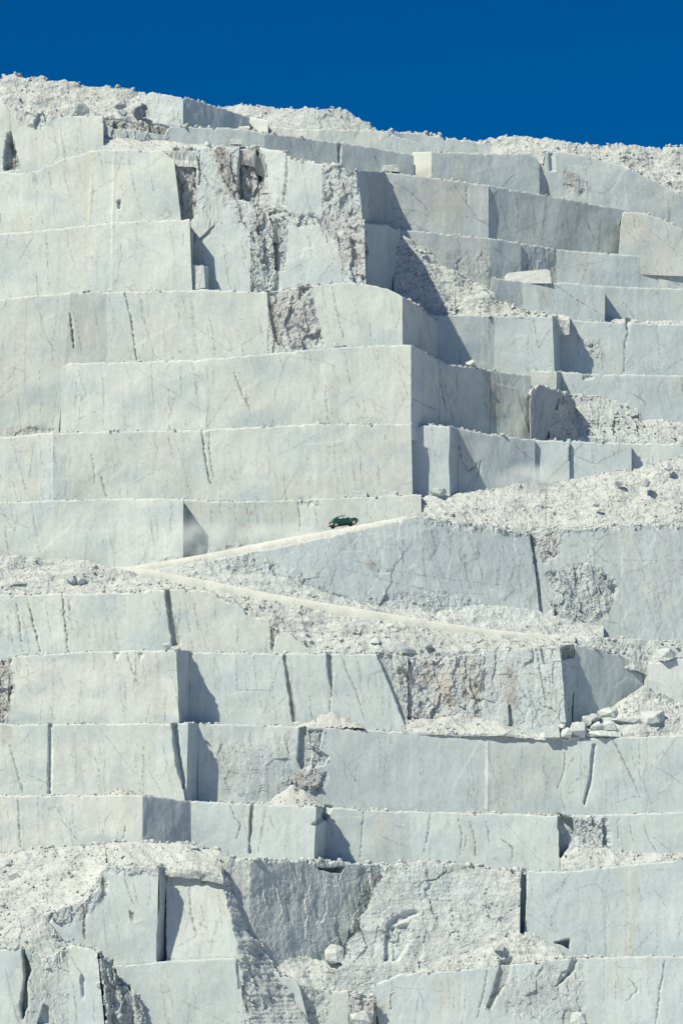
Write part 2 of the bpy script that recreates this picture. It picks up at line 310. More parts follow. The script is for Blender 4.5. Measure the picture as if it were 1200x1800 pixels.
# wedge between the roads
rough(0.6, (270, 985), (420, 955), (505, 1000), (560, 1040), (420, 1035)); rough(0.55, (450, 1015), (520, 1000), (560, 1030), (640, 1060), (500, 1040))
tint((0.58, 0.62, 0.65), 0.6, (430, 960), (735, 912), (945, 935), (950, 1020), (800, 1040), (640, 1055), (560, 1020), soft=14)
dent(0.55, (931, 940), (934, 940), (950, 1050), (955, 1078), (948, 1050), soft=1, col=GREY, amt=0.5)
rough(0.9, (930, 945), (985, 945), (980, 975), (955, 990), (945, 960), col=(0.58, 0.52, 0.50), amt=0.4); rough(0.85, (960, 1010), (1040, 985), (1085, 1030), (1075, 1070), (1010, 1110), (955, 1095), (975, 1050))
for c in [[(572, 970), (580, 1010), (590, 1040)], [(640, 960), (650, 985), (656, 1005)], [(620, 940), (640, 945)], [(690, 930), (700, 960), (715, 1000)], [(745, 950), (760, 990), (775, 1030)], [(820, 935), (840, 990)], [(880, 960), (875, 1020)], [(1010, 935), (1060, 985), (1100, 1000)], [(1140, 920), (1170, 955)], [(1080, 985), (1200, 985)], [(620, 985), (700, 1005), (800, 1020), (900, 1030)], [(600, 1000), (760, 1040), (860, 1045)], [(1040, 940), (1060, 960), (1030, 985), (990, 1010)], [(1130, 1040), (1155, 1110)], [(1120, 985), (1140, 1035)]]:
    crack(0.9, *c, dark=0.7, dep=0.15, brown=0.3)
crack(1.6, (655, 990), (668, 1000), (664, 1015), dark=0.8, brown=0.4); tint(BROWN, 0.4, (640, 985), (665, 985), (662, 1005), (645, 1000))
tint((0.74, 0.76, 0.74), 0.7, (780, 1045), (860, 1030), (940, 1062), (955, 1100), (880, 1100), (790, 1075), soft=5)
# right-hand benches
crack(1.1, (690, 318), (722, 338), (745, 360), (752, 375), dark=0.8); crack(1.0, (680, 365), (740, 372), (765, 388), (778, 402), dark=0.6); crack(1.1, (858, 355), (880, 330), (905, 305), dark=0.85)
tint((0.60, 0.52, 0.40), 0.35, (740, 312), (830, 322), (822, 370), (800, 395), (765, 390), soft=14); crack(1.8, (820, 325), (821, 358), dark=0.6, brown=0.6); crack(1.3, (818, 380), (845, 388), (860, 396), dark=0.8)
crack(1.4, (905, 333), (910, 370), (905, 420), dark=0.8, brown=0.4); crack(0.9, (937, 340), (937, 425), dark=0.6); crack(0.9, (960, 350), (954, 400), dark=0.5)
tint((0.50, 0.46, 0.42), 0.5, (985, 352), (1040, 362), (1020, 440), (985, 435), soft=8); crack(1.4, (1012, 352), (1035, 400), (1050, 440), dark=0.8, brown=0.5); crack(1.2, (995, 380), (1000, 430), dark=0.7, brown=0.5); crack(1.1, (1020, 372), (1012, 420), dark=0.6, brown=0.5); crack(1.0, (985, 360), (972, 425), dark=0.5, brown=0.4)
tint((0.55, 0.47, 0.36), 0.3, (640, 306), (677, 306), (677, 395), (655, 395), soft=6)
crack(1.2, (648, 350), (648, 392), dark=0.6); crack(0.9, (822, 415), (823, 480), dark=0.6); rough(0.35, (770, 440), (860, 440), (860, 490), (800, 480), soft=8, col=GREY, amt=0.3)
crack(1.1, (865, 432), (885, 450), (905, 470), dark=0.7); tint(GREY, 0.5, (870, 462), (910, 455), (912, 480), (870, 484), soft=6)
crack(1.1, (1093, 383), (1105, 410), (1118, 425), (1140, 424), dark=0.8); crack(1.0, (1112, 372), (1116, 405), dark=0.6); tint(OCHRE, 0.3, (1095, 372), (1130, 376), (1150, 420), (1100, 445), soft=12)
crack(1.0, (1032, 462), (1020, 500), dark=0.7); crack(1.0, (1085, 452), (1085, 504), dark=0.6); crack(0.9, (1000, 470), (1080, 455), dark=0.5); crack(0.9, (1156, 455), (1155, 505), dark=0.6)
crack(1.3, (925, 465), (930, 500), (975, 500), (1010, 525), (1062, 556), dark=0.85); tint((0.42, 0.38, 0.34), 0.55, (945, 505), (968, 505), (968, 545), (950, 545), soft=6); crack(1.2, (1090, 525), (1115, 560), dark=0.8)
crack(1.2, (905, 557), (900, 560), (936, 557), (945, 610), dark=0.8); crack(1.0, (945, 612), (965, 580), dark=0.7); crack(1.2, (881, 615), (898, 605), (915, 592), dark=0.7); crack(1.2, (872, 560), (868, 600), dark=0.5)
crack(1.6, (1103, 560), (1103, 585), (1098, 605), (1095, 655), dark=0.9); dent(0.9, (1099, 562), (1107, 562), (1104, 580), (1101, 580)); rough(0.7, (1020, 595), (1055, 600), (1060, 630), (1060, 650), (1040, 620), col=(0.55, 0.5, 0.5), amt=0.4)
crack(1.0, (1122, 635), (1150, 610), dark=0.5); crack(1.0, (1170, 650), (1200, 630), dark=0.6)
crack(1.1, (996, 660), (1015, 695), dark=0.7); crack(1.0, (1105, 690), (1125, 700), (1136, 712), dark=0.9); crack(1.0, (1120, 680), (1125, 700), dark=0.7); crack(0.8, (1160, 665), (1180, 715), dark=0.5)
dent(0.5, (1024, 658), (1044, 660), (1040, 666), (1024, 668)); 
crack(1.6, (772, 645), (776, 680), (782, 720), dark=0.8, brown=0.2); crack(1.0, (802, 655), (805, 690), dark=0.6); tint((0.42, 0.36, 0.32), 0.6, (845, 645), (890, 660), (885, 740), (860, 745), (858, 690), soft=10)
for x in (852, 860, 868, 876): crack(1.2, (x, 660), (x + 2, 700), (x + 1, 740), dark=0.6, brown=0.7)
crack(1.8, (805, 780), (812, 810), (825, 828), (840, 815), dark=0.8, brown=0.2); crack(1.6, (845, 810), (838, 845), dark=0.8); crack(1.2, (900, 780), (938, 810), dark=0.9); crack(1.0, (1005, 800), (1045, 815), (1075, 800), (1105, 785), dark=0.8); crack(0.9, (1005, 812), (1035, 835), dark=0.6); crack(1.6, (1000, 780), (1000, 810), dark=0.6)
tint((0.50, 0.42, 0.38), 0.35, (795, 755), (830, 765), (825, 830), (798, 820), soft=8)
rough(0.6, (1008, 300), (1035, 330), (1025, 345), (995, 335), (990, 300), col=BROWN, amt=0.4); crack(1.0, (1030, 335), (1060, 340), (1090, 312), dark=0.6); crack(1.0, (1100, 305), (1101, 345), dark=0.5)
crack(1.0, (893, 327), (910, 305), dark=0.8); crack(0.9, (940, 295), (960, 305), dark=0.6); dent(0.8, (965, 268), (972, 268), (975, 300), (966, 300), soft=2)
crack(1.0, (510, 240), (512, 272), dark=0.7); crack(1.0, (545, 245), (552, 285), dark=0.6); dent(0.8, (594, 254), (599, 254), (598, 286), (595, 286), soft=0.8, col=OCHRE, amt=0.5); crack(1.2, (654, 262), (664, 290), dark=0.7)
for x in (350, 360, 395, 410): crack(1.0, (x, 185), (x + 2, 215), dark=0.4)
# bottom benches
crack(1.3, (345 - 165, 1530), (182, 1600), (186, 1660), dark=0.8, brown=0.3); crack(2.6, (149, 1595), (149, 1620), (149, 1650), dark=0.9, brown=0.3, dep=0.4); tint(BROWN, 0.35, (133, 1600), (148, 1600), (148, 1645), (135, 1640), soft=6)
crack(1.6, (218, 1525), (224, 1560), (235, 1590), dark=0.75, brown=0.7); crack(1.4, (232, 1535), (240, 1575), (244, 1590), dark=0.7, brown=0.6); dent(0.6, (228, 1602), (236, 1605), (236, 1620), (230, 1612), col=BROWN); crack(1.2, (265, 1550), (262, 1590), (255, 1592), dark=0.6, brown=0.6); crack(1.0, (205, 1620), (210, 1655), dark=0.6)
crack(1.1, (250, 1665), (242, 1690), (238, 1696), dark=0.5); crack(0.9, (222, 1696), (278, 1690), (300, 1685), (414, 1682), dark=0.5, dep=0.15)
crack(1.6, (333, 1570), (336, 1605), (345, 1640), (344, 1650), dark=0.8, brown=0.3); crack(1.1, (310, 1665), (345, 1645), (362, 1600), dark=0.6, brown=0.4); crack(1.2, (352, 1622), (368, 1638), dark=0.6); crack(1.2, (385, 1610), (372, 1660), dark=0.7, brown=0.3); crack(1.0, (375, 1660), (362, 1685), dark=0.6)
dent(0.4, (352, 1540), (362, 1538), (362, 1550), (355, 1552), col=GREY); rough(0.6, (325, 1525), (345, 1530), (338, 1575), (330, 1570))
dent(0.5, (416, 1685), (420, 1690), (424, 1738), (419, 1740), col=GREY, amt=0.5); crack(1.0, (339, 1735), (345, 1760), (335, 1800), dark=0.6); crack(1.0, (410, 1760), (422, 1785), (427, 1800), dark=0.7); crack(0.9, (345, 1775), (375, 1762), dark=0.5); crack(0.9, (285, 1745), (305, 1740), dark=0.5)
dent(2.0, (560, 1526), (605, 1524), (600, 1534), (580, 1532), rough=0.5)
dent(2.2, (916, 1530), (925, 1530), (925, 1560), (922, 1612), (920, 1640), (914, 1640), soft=1)
dent(2.0, (975, 1657), (1000, 1651), (1000, 1668), (985, 1660), soft=0.8)
dent(0.9, (680, 1625), (700, 1608), (728, 1600), (735, 1605), (700, 1622), (690, 1640), (688, 1690), (676, 1690), soft=3)
dent(1.0, (690, 1630), (718, 1625), (722, 1655), (700, 1688), (690, 1690), soft=3)
crack(2.0, (745, 1550), (768, 1546), (785, 1530), dark=0.8, dep=0.5); crack(1.2, (720, 1568), (745, 1550), dark=0.6)
tint((0.64, 0.67, 0.67), 0.7, (700, 1535), (765, 1530), (790, 1545), (850, 1540), (865, 1555), (845, 1580), (780, 1580), (700, 1575), soft=6)
crack(1.4, (955, 1580), (985, 1560), (995, 1545), dark=0.7); crack(1.0, (992, 1545), (975, 1600), (960, 1625), dark=0.6); crack(1.0, (1050, 1555), (1065, 1575), (1070, 1595), (1058, 1645), dark=0.7); crack(1.0, (1000, 1565), (1070, 1548), dark=0.5); crack(0.9, (1105, 1585), (1137, 1578), dark=0.6); crack(1.4, (1150, 1565), (1170, 1595), dark=0.6); crack(1.0, (1102, 1520), (1100, 1675), dark=0.5, brown=0.6); tint(OCHRE, 0.3, (1103, 1520), (1130, 1515), (1110, 1680), (1100, 1680), soft=5)
dent(0.8, (880, 1690), (900, 1682), (895, 1720), (878, 1745), (862, 1775), (855, 1770), (865, 1745), rough=0.5, col=BROWN, amt=0.5); crack(1.8, (858, 1695), (850, 1745), (838, 1790), dark=0.8, brown=0.2)
dent(0.9, (1005, 1688), (1014, 1688), (1010, 1705), (990, 1725), (975, 1735), (995, 1712), soft=2, col=GREY, amt=0.4)
tint(GREY, 0.4, (925, 1730), (985, 1725), (975, 1760), (925, 1775), soft=12); rough(0.45, (900, 1700), (1030, 1690), (1025, 1800), (880, 1790), soft=10)
tint(WHITE, 0.6, (1050, 1682), (1095, 1680), (1060, 1700), (1035, 1720), (1030, 1800), (1020, 1800), (1025, 1730), soft=5)
tint((0.52, 0.42, 0.34), 0.5, (990, 1795), (1005, 1775), (1028, 1778), (1030, 1805), (990, 1805)); crack(2.4, (1168, 1690), (1160, 1740), (1152, 1800), dark=0.5, brown=0.8)
crack(1.1, (690, 1715), (683, 1800), dark=0.7, brown=0.3); crack(1.0, (740, 1720), (728, 1800), dark=0.6); crack(1.1, (738, 1745), (755, 1790), dark=0.6); crack(1.0, (815, 1695), (818, 1740), (812, 1800), dark=0.7); tint(RUST, 0.4, (755, 1725), (765, 1722), (765, 1735), (755, 1737)); crack(0.8, (690, 1735), (755, 1740), (815, 1750), dark=0.5)
for x in (775, 788, 796, 806, 1080, 1125): crack(0.9, (x, 1720), (x + 1, 1750), (x, 1775), dark=0.6)
crack(1.6, (1105, 1720), (1120, 1740), (1100, 1760), dark=0.5); crack(1.2, (1120, 1725), (1085, 1745), dark=0.6)
# bottom left outcrop
dent(2.2, (40, 1665), (52, 1690), (56, 1705), (48, 1730), (50, 1770), (40, 1790), (36, 1770), (44, 1720), soft=2, rough=0.4)
dent(1.5, (78, 1765), (86, 1770), (88, 1800), (66, 1800), soft=1.5); crack(1.4, (122, 1675), (135, 1700), (145, 1712), dark=0.7)
crack(1.4, (120, 1705), (130, 1740), (135, 1780), (133, 1800), dark=0.7); dent(0.8, (144, 1712), (150, 1722), (146, 1760), (142, 1720), soft=1); crack(1.2, (102, 1760), (112, 1790), dark=0.7); crack(1.0, (78, 1680), (77, 1750), dark=0.6); crack(1.0, (165, 1760), (166, 1800), dark=0.6)
rough(1.0, (170, 1672), (200, 1690), (212, 1735), (230, 1735), (250, 1765), (255, 1800), (195, 1800), (190, 1760), (175, 1735), soft=4)
rough(0.8, (75, 1670), (125, 1650), (110, 1700), (82, 1720))
rough(0.85, (70, 1615), (110, 1592), (175, 1560), (183, 1522), (190, 1560), (165, 1600), (120, 1625), soft=6)
rough(0.7, (185, 1520), (400, 1520), (400, 1545), (345, 1535), (285, 1540), (190, 1535), soft=4)
rough(0.75, (737, 905), (800, 915), (880, 922), (1210, 914), (1210, 926), (1020, 934), (960, 950), (900, 940), (820, 932), (745, 922), soft=8, col=(0.70, 0.69, 0.65), amt=0.7)
rough(0.6, (640, 1045), (780, 1040), (960, 1090), (960, 1110), (640, 1075), soft=8)


# ------------------------------------------------------------------ rock faces
DY = 0.0
def bbox(pts, m):
    xs = [p[0] for p in pts]; ys = [p[1] for p in pts]
    return min(xs) - m, max(xs) + m, min(ys) - m, max(ys) + m

class Wall:
    def __init__(s, name, label, top, bot, ext=28, kind='structure', chip=1.0, base=(0.72, 0.74, 0.72), tread=28.0):
        s.root = tag(empty(name), label, kind=kind)
        s.top = np.array(top, float); s.bot = np.array(bot, float)
        s.ext = ext; s.chip = chip; s.base = np.array(base); s.tread = tread
        s.edge = []; s.scree = []; s.prev = None; s.px = -999
    def T(s, x): return np.interp(x, s.top[:, 0], s.top[:, 1])
    def B(s, x): return np.interp(x, s.bot[:, 0], s.bot[:, 1])
    def panel(s, xa, Ya, xb, Yb, lt=None, rt=None, tone=1.0, col=None, rg=0.0, db=0.0, batter=0.0, side=2.5, nm='marble_panel', cracks=1.0, ext=None, smoothamp=1.0, backing=True, extvis=False, jag=0.0):
        lt = xa if lt is None else lt; rt = xb if rt is None else rt
        ext = s.ext if ext is None else ext; Ya += DY; Yb += DY
        if s.prev is not None and abs(Ya - s.prev) < 0.5 and xa > s.px: Ya = s.prev - 0.10
        s.prev = Yb; s.px = xa; tone = tone * (1 + RNG.normal(0, 0.03))
        L3 = math.hypot((xb - xa) * K * 400, Yb - Ya); stp = STEP * K * 400
        nc = max(3, int(L3 / stp) + 2)
        hmax = max(s.B(lt) - s.T(xa), s.B(rt) - s.T(xb), s.B((lt + rt) / 2) - s.T((xa + xb) / 2)) 
        if extvis: v = np.linspace(0, 2, int((hmax + ext) / STEP) + 2)
        else: v = np.concatenate([np.linspace(0, 1.02, max(4, int(hmax / STEP) + 2)), np.linspace(1.02, 2, 5)[1:]])
        nr = len(v); v = v[:, None]; u = np.linspace(0, 1, nc)[None, :]
        xt = xa + (xb - xa) * u; xq = lt + (rt - lt) * u
        yt = s.T(xt); yb = s.B(xq); hv = np.maximum(yb - yt, 2)
        if extvis: v = np.where(v * (hv + ext) / 2 < hv, v * (hv + ext) / 2 / hv, 1 + (v * (hv + ext) / 2 - hv) / ext)
        vv = np.minimum(v, 1) + np.maximum(v - 1, 0) * ext / hv          # 1 at the visible foot
        py = yt + hv * vv; px = xt + (xq - xt) * vv
        if jag: px = px + jag * (perlin(py * 0.045, py * 0 + xa) * 1.3 + 0.6 * perlin(py * 0.16, py * 0 + xb)) * np.clip(vv, 0, 1) ** 0.3
        Y = Ya + (Yb - Ya) * u + batter * np.minimum(vv, 1.0)
        px = px + 0 * Y; py = py + 0 * Y; vv = vv + 0 * Y
        X = (px - 600) * K * Y; Z = ZC + (HY - py) * K * Y
        Xc = (xb - 600) * K * Yb - (xa - 600) * K * Ya; l = math.hypot(Xc, Yb - Ya) + 1e-6
        nx, ny = (Yb - Ya) / l, -Xc / l
        nz = 0.45 * db
        sc = X * 0.97 + Y * 0.73; zc = Z
        # masks
        wob = perlin(px * 0.09, py * 0.09) * 5 + perlin(px * 0.3, py * 0.3) * 2.5
        R = np.full(px.shape, rg); x0, x1, y0, y1 = px.min(), px.max(), py.min(), py.max()
        def sub(pts, m):
            a, b, c, d = bbox(pts, m)
            if b < x0 or a > x1 or d < y0 or c > y1: return None
            w = (px > a) & (px < b) & (py > c) & (py < d)
            return w if w.any() else None
        for a, pts, soft in ROUGH:
            w = sub(pts, 14)
            if w is None: continue
            sd = poly_sd(px[w], py[w], pts) + wob[w]
            R[w] = np.maximum(R[w], a * sstep(-soft, soft, sd))
        D = np.full(px.shape, db)
        # relief
        big = fbm(sc / 7.0, zc / 7.0, 2); mid = fbm(sc / 1.7, zc / 2.6, 3)
        f0, e0 = facet(sc / 6.5 + 0.25 * zc / 6.5, zc / 11.0, 0.5)
        cut = (0.15 * big + 0.035 * mid + 0.055 * f0) * smoothamp
        f1, e1 = facet((sc + 0.5 * mid) / 2.0 + zc * 0.06, (zc - 0.25 * sc) / 4.4, 1.7)
        f2, e2 = facet((sc + 0.3 * zc) / 0.8, (zc + 0.3 * sc) / 1.5, 1.5)
        f3, e3 = facet(sc / 0.36, (zc - 0.4 * sc) / 0.5, 1.3)
        brk = 0.70 * f1 + 0.36 * f2 + 0.16 * f3 + 0.3 * big
        g2, _ = facet(sc / 0.75, zc / 0.55, 1.2)
        g3, _ = facet(sc / 2.2, zc / 1.5, 1.0)
        deb = 0.40 * fbm(sc / 4.5, zc / 3.0, 3) + 0.07 * g2 + 0.13 * g3 + 0.09 * facet(sc / 0.33, zc / 0.3, 1.2)[0] + 0.12 * perlin((sc + 0.5 * zc) / 1.0, zc / 6.0)
        Rr = R * (1 - D)
        disp = cut * (1 - Rr) * (1 - D) + brk * Rr ** 1.4 + deb * D
        # colour
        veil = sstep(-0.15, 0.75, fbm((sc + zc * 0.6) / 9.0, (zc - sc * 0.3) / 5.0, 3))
        streak = perlin(sc / 0.45, zc / 9.0) * 0.5 + perlin(sc / 1.6, zc / 14.0) * 0.5
        base = s.base * tone if col is None else np.array(col)
        C = np.ones(px.shape + (3,)) * base
        C *= (1 + 0.035 * big + 0.025 * mid + 0.05 * streak)[..., None]
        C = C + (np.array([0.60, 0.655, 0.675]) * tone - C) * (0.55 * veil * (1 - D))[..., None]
        warm = sstep(0.25, 0.9, fbm(sc / 5.0 + 40, zc / 11.0, 2)) * (1 - D)
        C = C + (np.array([0.76, 0.72, 0.62]) - C) * (0.45 * warm)[..., None]
        rc = np.array([0.63, 0.61, 0.60]); C = C + (rc - C) * (0.6 * Rr)[..., None]
        st = sstep(0.15, 0.8, fbm(sc / 1.1, zc / 3.0, 3)) * Rr
        C = C + (np.array([0.42, 0.37, 0.33]) - C) * (0.55 * st)[..., None]
        dc = np.array([0.70, 0.68, 0.635]) * (1 + 0.12 * g2 + 0.06 * big)[..., None]
        C = C + (dc - C) * (0.9 * D)[..., None]
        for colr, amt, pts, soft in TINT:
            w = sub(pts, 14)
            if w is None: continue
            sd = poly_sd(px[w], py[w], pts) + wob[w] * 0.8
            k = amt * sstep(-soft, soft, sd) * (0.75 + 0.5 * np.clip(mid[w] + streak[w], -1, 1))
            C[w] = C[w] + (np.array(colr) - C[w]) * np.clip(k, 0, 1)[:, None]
        # recesses and ledges
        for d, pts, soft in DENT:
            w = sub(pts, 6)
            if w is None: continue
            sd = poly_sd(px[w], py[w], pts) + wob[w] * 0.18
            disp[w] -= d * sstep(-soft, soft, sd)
        # cracks: the drawn ones, then random ones
        cl = list(CRACK)
        if cracks > 0 and D.mean() < 0.5 and (xb - xa) > 14:
            area = (xb - xa) * hmax
            for i in range(int(area / 1350 * cracks + RNG.random())):
                cx = RNG.uniform(xa, xb); cy = RNG.uniform(py.min(), py.max())
                ln = RNG.uniform(25, 110) * RNG.choice([0.6, 1.0, 1.3]); lean = RNG.normal(0.07, 0.10)
                if RNG.random() < 0.22: lean = RNG.choice([-1, 1]) * RNG.uniform(0.5, 2.2); ln *= 0.7
                nn = 5; pts = []
                for k in range(nn):
                    t = k / (nn - 1) - 0.5
                    pts.append((cx + t * ln * lean + RNG.normal(0, 1.4), cy + t * ln))
                cl.append((RNG.choice([0.6, 0.8, 1.1], p=[.5, .35, .15]), pts, RNG.uniform(0.2, 0.8), RNG.uniform(0.03, 0.16), RNG.uniform(0, 0.8)))
        brk_n = perlin(px * 0.16, py * 0.16)
        for w0, pts, dark, dep, brn in cl:
            w = sub(pts, 6 + 2 * w0)
            if w is None: continue
            d, t = line_d(px[w] + wob[w] * 0.35, py[w] + wob[w] * 0.2, pts)
            ww = w0 * (0.75 + 0.55 * brk_n[w]) * (0.45 + 0.55 * np.sin(np.pi * np.clip(t, 0.03, 0.97)))
            k = np.exp(-(d / np.maximum(ww * 0.75 + 0.15, 0.5)) ** 2)
            k2 = k * np.clip(0.75 + 1.2 * brk_n[w], 0.15, 1)
            cc = np.array([0.23, 0.225, 0.23]) * (1 - brn) + np.array([0.36, 0.28, 0.21]) * brn
            C[w] = C[w] + (cc - C[w]) * (min(1.0, dark * 1.1) * k2)[:, None]
            if w0 >= 1.45: disp[w] -= dep * k * 0.7
        # worn top arris
        dt = (py - yt) * K * Y
        rr = np.clip(0.14 + 0.22 * perlin(sc / 0.8, 0 * zc + 3.3), 0.03, 0.6) * s.chip
        tt = np.clip(1 - dt / (rr + 1e-3), 0, 1)
        disp -= rr * 0.9 * tt * tt
        chipz = (perlin(sc / 0.9, 0 * zc) * 0.10 + perlin(sc / 3.1, 0 * zc + 8) * 0.12) * s.chip
        notch = np.clip(perlin(sc / 1.3, 0 * zc + 50) - 0.45, 0, 1) * 1.6 * s.chip
        fall = np.exp(-dt / 0.6)
        Z = Z + (chipz - notch) * fall
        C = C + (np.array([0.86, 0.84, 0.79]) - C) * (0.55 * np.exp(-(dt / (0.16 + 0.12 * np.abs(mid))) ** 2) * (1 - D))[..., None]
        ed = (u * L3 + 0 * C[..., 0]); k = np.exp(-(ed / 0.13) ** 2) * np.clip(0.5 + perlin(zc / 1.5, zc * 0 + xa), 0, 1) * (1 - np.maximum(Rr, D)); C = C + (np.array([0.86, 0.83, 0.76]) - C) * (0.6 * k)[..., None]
        C = C * ALB
        X = X + nx * disp; Yd = Y + ny * disp; Z = Z + nz * disp
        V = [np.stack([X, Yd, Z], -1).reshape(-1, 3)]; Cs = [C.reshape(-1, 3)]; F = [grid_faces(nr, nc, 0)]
        nb = nr * nc
        # side returns
        if side > 0:
            ns = max(3, int(side / 0.6) + 1); off = np.linspace(0, side, ns)[None, :] ** 1.0
            for e, sg in ((0, -1), (nc - 1, 1)):
                ex = X[:, e:e + 1] + 0 * off; ey = Yd[:, e:e + 1] + off; ez = Z[:, e:e + 1] + 0 * off
                wv = (0.10 * perlin(ey / 1.3, ez / 1.8) + 0.05 * perlin(ey / 0.4, ez / 0.4)) * np.minimum(1, off / 0.4)
                V.append(np.stack([ex - sg * np.abs(wv), ey, ez], -1).reshape(-1, 3))
                Cs.append(np.repeat(C[:, e:e + 1], ns, 1).reshape(-1, 3))
                F.append(grid_faces(nr, ns, nb, flip=(sg < 0))); nb += nr * ns
        # tread
        if s.tread > 0:
            off = np.array([0, 0.5, 1.4, 4, s.tread])[:, None]; nt_ = len(off)
            ex = X[0:1] + 0 * off; ey = Yd[0:1] + off
            ez = Z[0:1] + 0 * off
            ez = ez + (Z[0].max() * 0 + 0.12 * perlin(ex / 1.5, ey / 1.5)) * np.minimum(1, off)
            V.append(np.stack([ex, ey, ez], -1).reshape(-1, 3))
            Cs.append(np.ones((nt_ * nc, 3)) * np.array([0.70, 0.68, 0.64]) * ALB)
            F.append(grid_faces(nt_, nc, nb, flip=True)); nb += nt_ * nc
        fl = ((R > 0.3) | (D > 0.3)).reshape(-1)[F[0][:, 0]]
        if side > 0 and abs(lt - xa) < 25 and abs(rt - xb) < 25 and backing:
            bz = Z[0].min() - 0.7; bl, br = X[0, 0] - 0.4, X[0, -1] + 0.4; yl, yr = Y[0, 0] + side - 0.05, Y[0, -1] + side - 0.05
            V.append(np.array([(bl, yl, bz), (bl, yl, Z.min()), (br, yr, Z.min()), (br, yr, bz)])); Cs.append(np.ones((4, 3)) * s.base * ALB); F.append(np.array([[nb, nb + 1, nb + 2, nb + 3]])); nb += 4
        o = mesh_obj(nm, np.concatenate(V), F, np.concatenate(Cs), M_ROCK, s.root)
        sm = np.ones(len(o.data.polygons), bool); sm[:len(fl)] = ~fl; o.data.polygons.foreach_set('use_smooth', sm)
        s.edge.append(np.stack([X[0], Yd[0], Z[0]], -1))
        if D.max() > 0.3 or R.max() > 0.3:
            w = ((D > 0.3) | (R > 0.85)) & (vv < 1.05)
            s.scree.append((np.stack([X, Yd, Z], -1)[w], D[w]))
        # the bench runs on beyond the frame, coarser
        for e, sg, go in ((0, -1, xa <= -80), (nc - 1, 1, xb >= 1280)):
            if not go: continue
            fs = np.linspace(0, 60, 50)[None, :]; fz = np.linspace(0, 1, 14)[:, None]
            zt, zb = Z[0, e], Z[:, e].min() - 2
            FX = X[0, e] + sg * fs + 0 * fz; FZ = zt + (zb - zt) * fz + 0 * fs
            FY = Yd[0, e] + (Yd[int(nr * 0.6), e] - Yd[0, e]) * np.minimum(1, fz * 1.3) + 0.5 * facet(FX / 5 + zt, FZ / 7)[0] * np.minimum(1, fs / 4) + 0.05 * fs
            FZ = FZ - fs * 0.10 * (1 - fz) + (0.5 * perlin(FX / 4, FX * 0 + zt)) * np.minimum(1, fs / 4) * (1 - fz)
            TY = np.array([[0.0], [2.0], [20.0]]) + FY[0:1]; TX = FX[0:1] + 0 * TY; TZ = FZ[0:1] + 0 * TY
            vf = np.concatenate([np.stack([FX, FY, FZ], -1).reshape(-1, 3), np.stack([TX, TY, TZ], -1).reshape(-1, 3)])
            mesh_obj(nm, vf, [grid_faces(14, 50, 0, flip=sg < 0), grid_faces(3, 50, 700, flip=sg > 0)], np.ones((len(vf), 3)) * C[:, e].mean(0), M_ROCK, s.root)
        return o

# ------------------------------------------------------------------ loose rubble
def ico():
    t = (1 + 5 ** 0.5) / 2
    v = np.array([(-1, t, 0), (1, t, 0), (-1, -t, 0), (1, -t, 0), (0, -1, t), (0, 1, t), (0, -1, -t), (0, 1, -t), (t, 0, -1), (t, 0, 1), (-t, 0, -1), (-t, 0, 1)], float)
    f = np.array([(0, 11, 5), (0, 5, 1), (0, 1, 7), (0, 7, 10), (0, 10, 11), (1, 5, 9), (5, 11, 4), (11, 10, 2), (10, 7, 6), (7, 1, 8), (3, 9, 4), (3, 4, 2), (3, 2, 6), (3, 6, 8), (3, 8, 9), (4, 9, 5), (2, 4, 11), (6, 2, 10), (8, 6, 7), (9, 8, 1)])
    return v / np.linalg.norm(v[0]), f
ICO_V, ICO_F = ico()
BOXR_V = np.array([(x, y, z) for x in (-1, 1) for y in (-1, 1) for z in (-1, 1)], float) * 0.72
BOXR_F = np.array([(0, 1, 3), (0, 3, 2), (4, 6, 7), (4, 7, 5), (0, 4, 5), (0, 5, 1), (2, 3, 7), (2, 7, 6), (0, 2, 6), (0, 6, 4), (1, 5, 7), (1, 7, 3)])
def rocks_mesh(name, pos, rad, parent, colr=(0.70, 0.68, 0.64)):
    n = len(pos)
    if n == 0: return None
    rng = RNG
    Vs, Fs, Cs = [], [], []; nb = 0
    half = (rad > 0.17) & (rng.random(n) < 0.7)
    for sel, bv, bf, jit in ((half, ICO_V, ICO_F, 0.22), (~half, BOXR_V, BOXR_F, 0.25)):
        m = int(sel.sum())
        if m == 0: continue
        p = pos[sel]; r = rad[sel]
        v = bv[None] * (1 + rng.normal(0, jit, (m, len(bv), 1))) + rng.normal(0, 0.10, (m, len(bv), 3))
        v = v * rng.uniform(0.6, 1.25, (m, 1, 3))
        q = rng.normal(size=(m, 4)); q /= np.linalg.norm(q, axis=1, keepdims=True)
        w, x, y, z = q.T
        Rm = np.stack([1 - 2 * (y * y + z * z), 2 * (x * y - z * w), 2 * (x * z + y * w), 2 * (x * y + z * w), 1 - 2 * (x * x + z * z), 2 * (y * z - x * w), 2 * (x * z - y * w), 2 * (y * z + x * w), 1 - 2 * (x * x + y * y)], 1).reshape(m, 3, 3)
        v = np.einsum('mij,mkj->mki', Rm, v) * r[:, None, None]
        v[..., 2] *= 0.85
        v = v + p[:, None]
        Vs.append(v.reshape(-1, 3)); k = len(bv)
        Fs.append((bf[None] + (np.arange(m) * k)[:, None, None] + nb).reshape(-1, 3)); nb += m * k
        c = np.array(colr)[None] * (1 + rng.normal(0, 0.06, (m, 1))) + rng.normal(0, 0.008, (m, 3))
        Cs.append(np.repeat(c, k, 0))
    o = mesh_obj(name, np.concatenate(Vs), [np.concatenate(Fs)], np.clip(np.concatenate(Cs), 0.2, 0.92) * ALB, M_RUB, parent, smooth=False)
    o['kind'] = 'stuff'
    return o
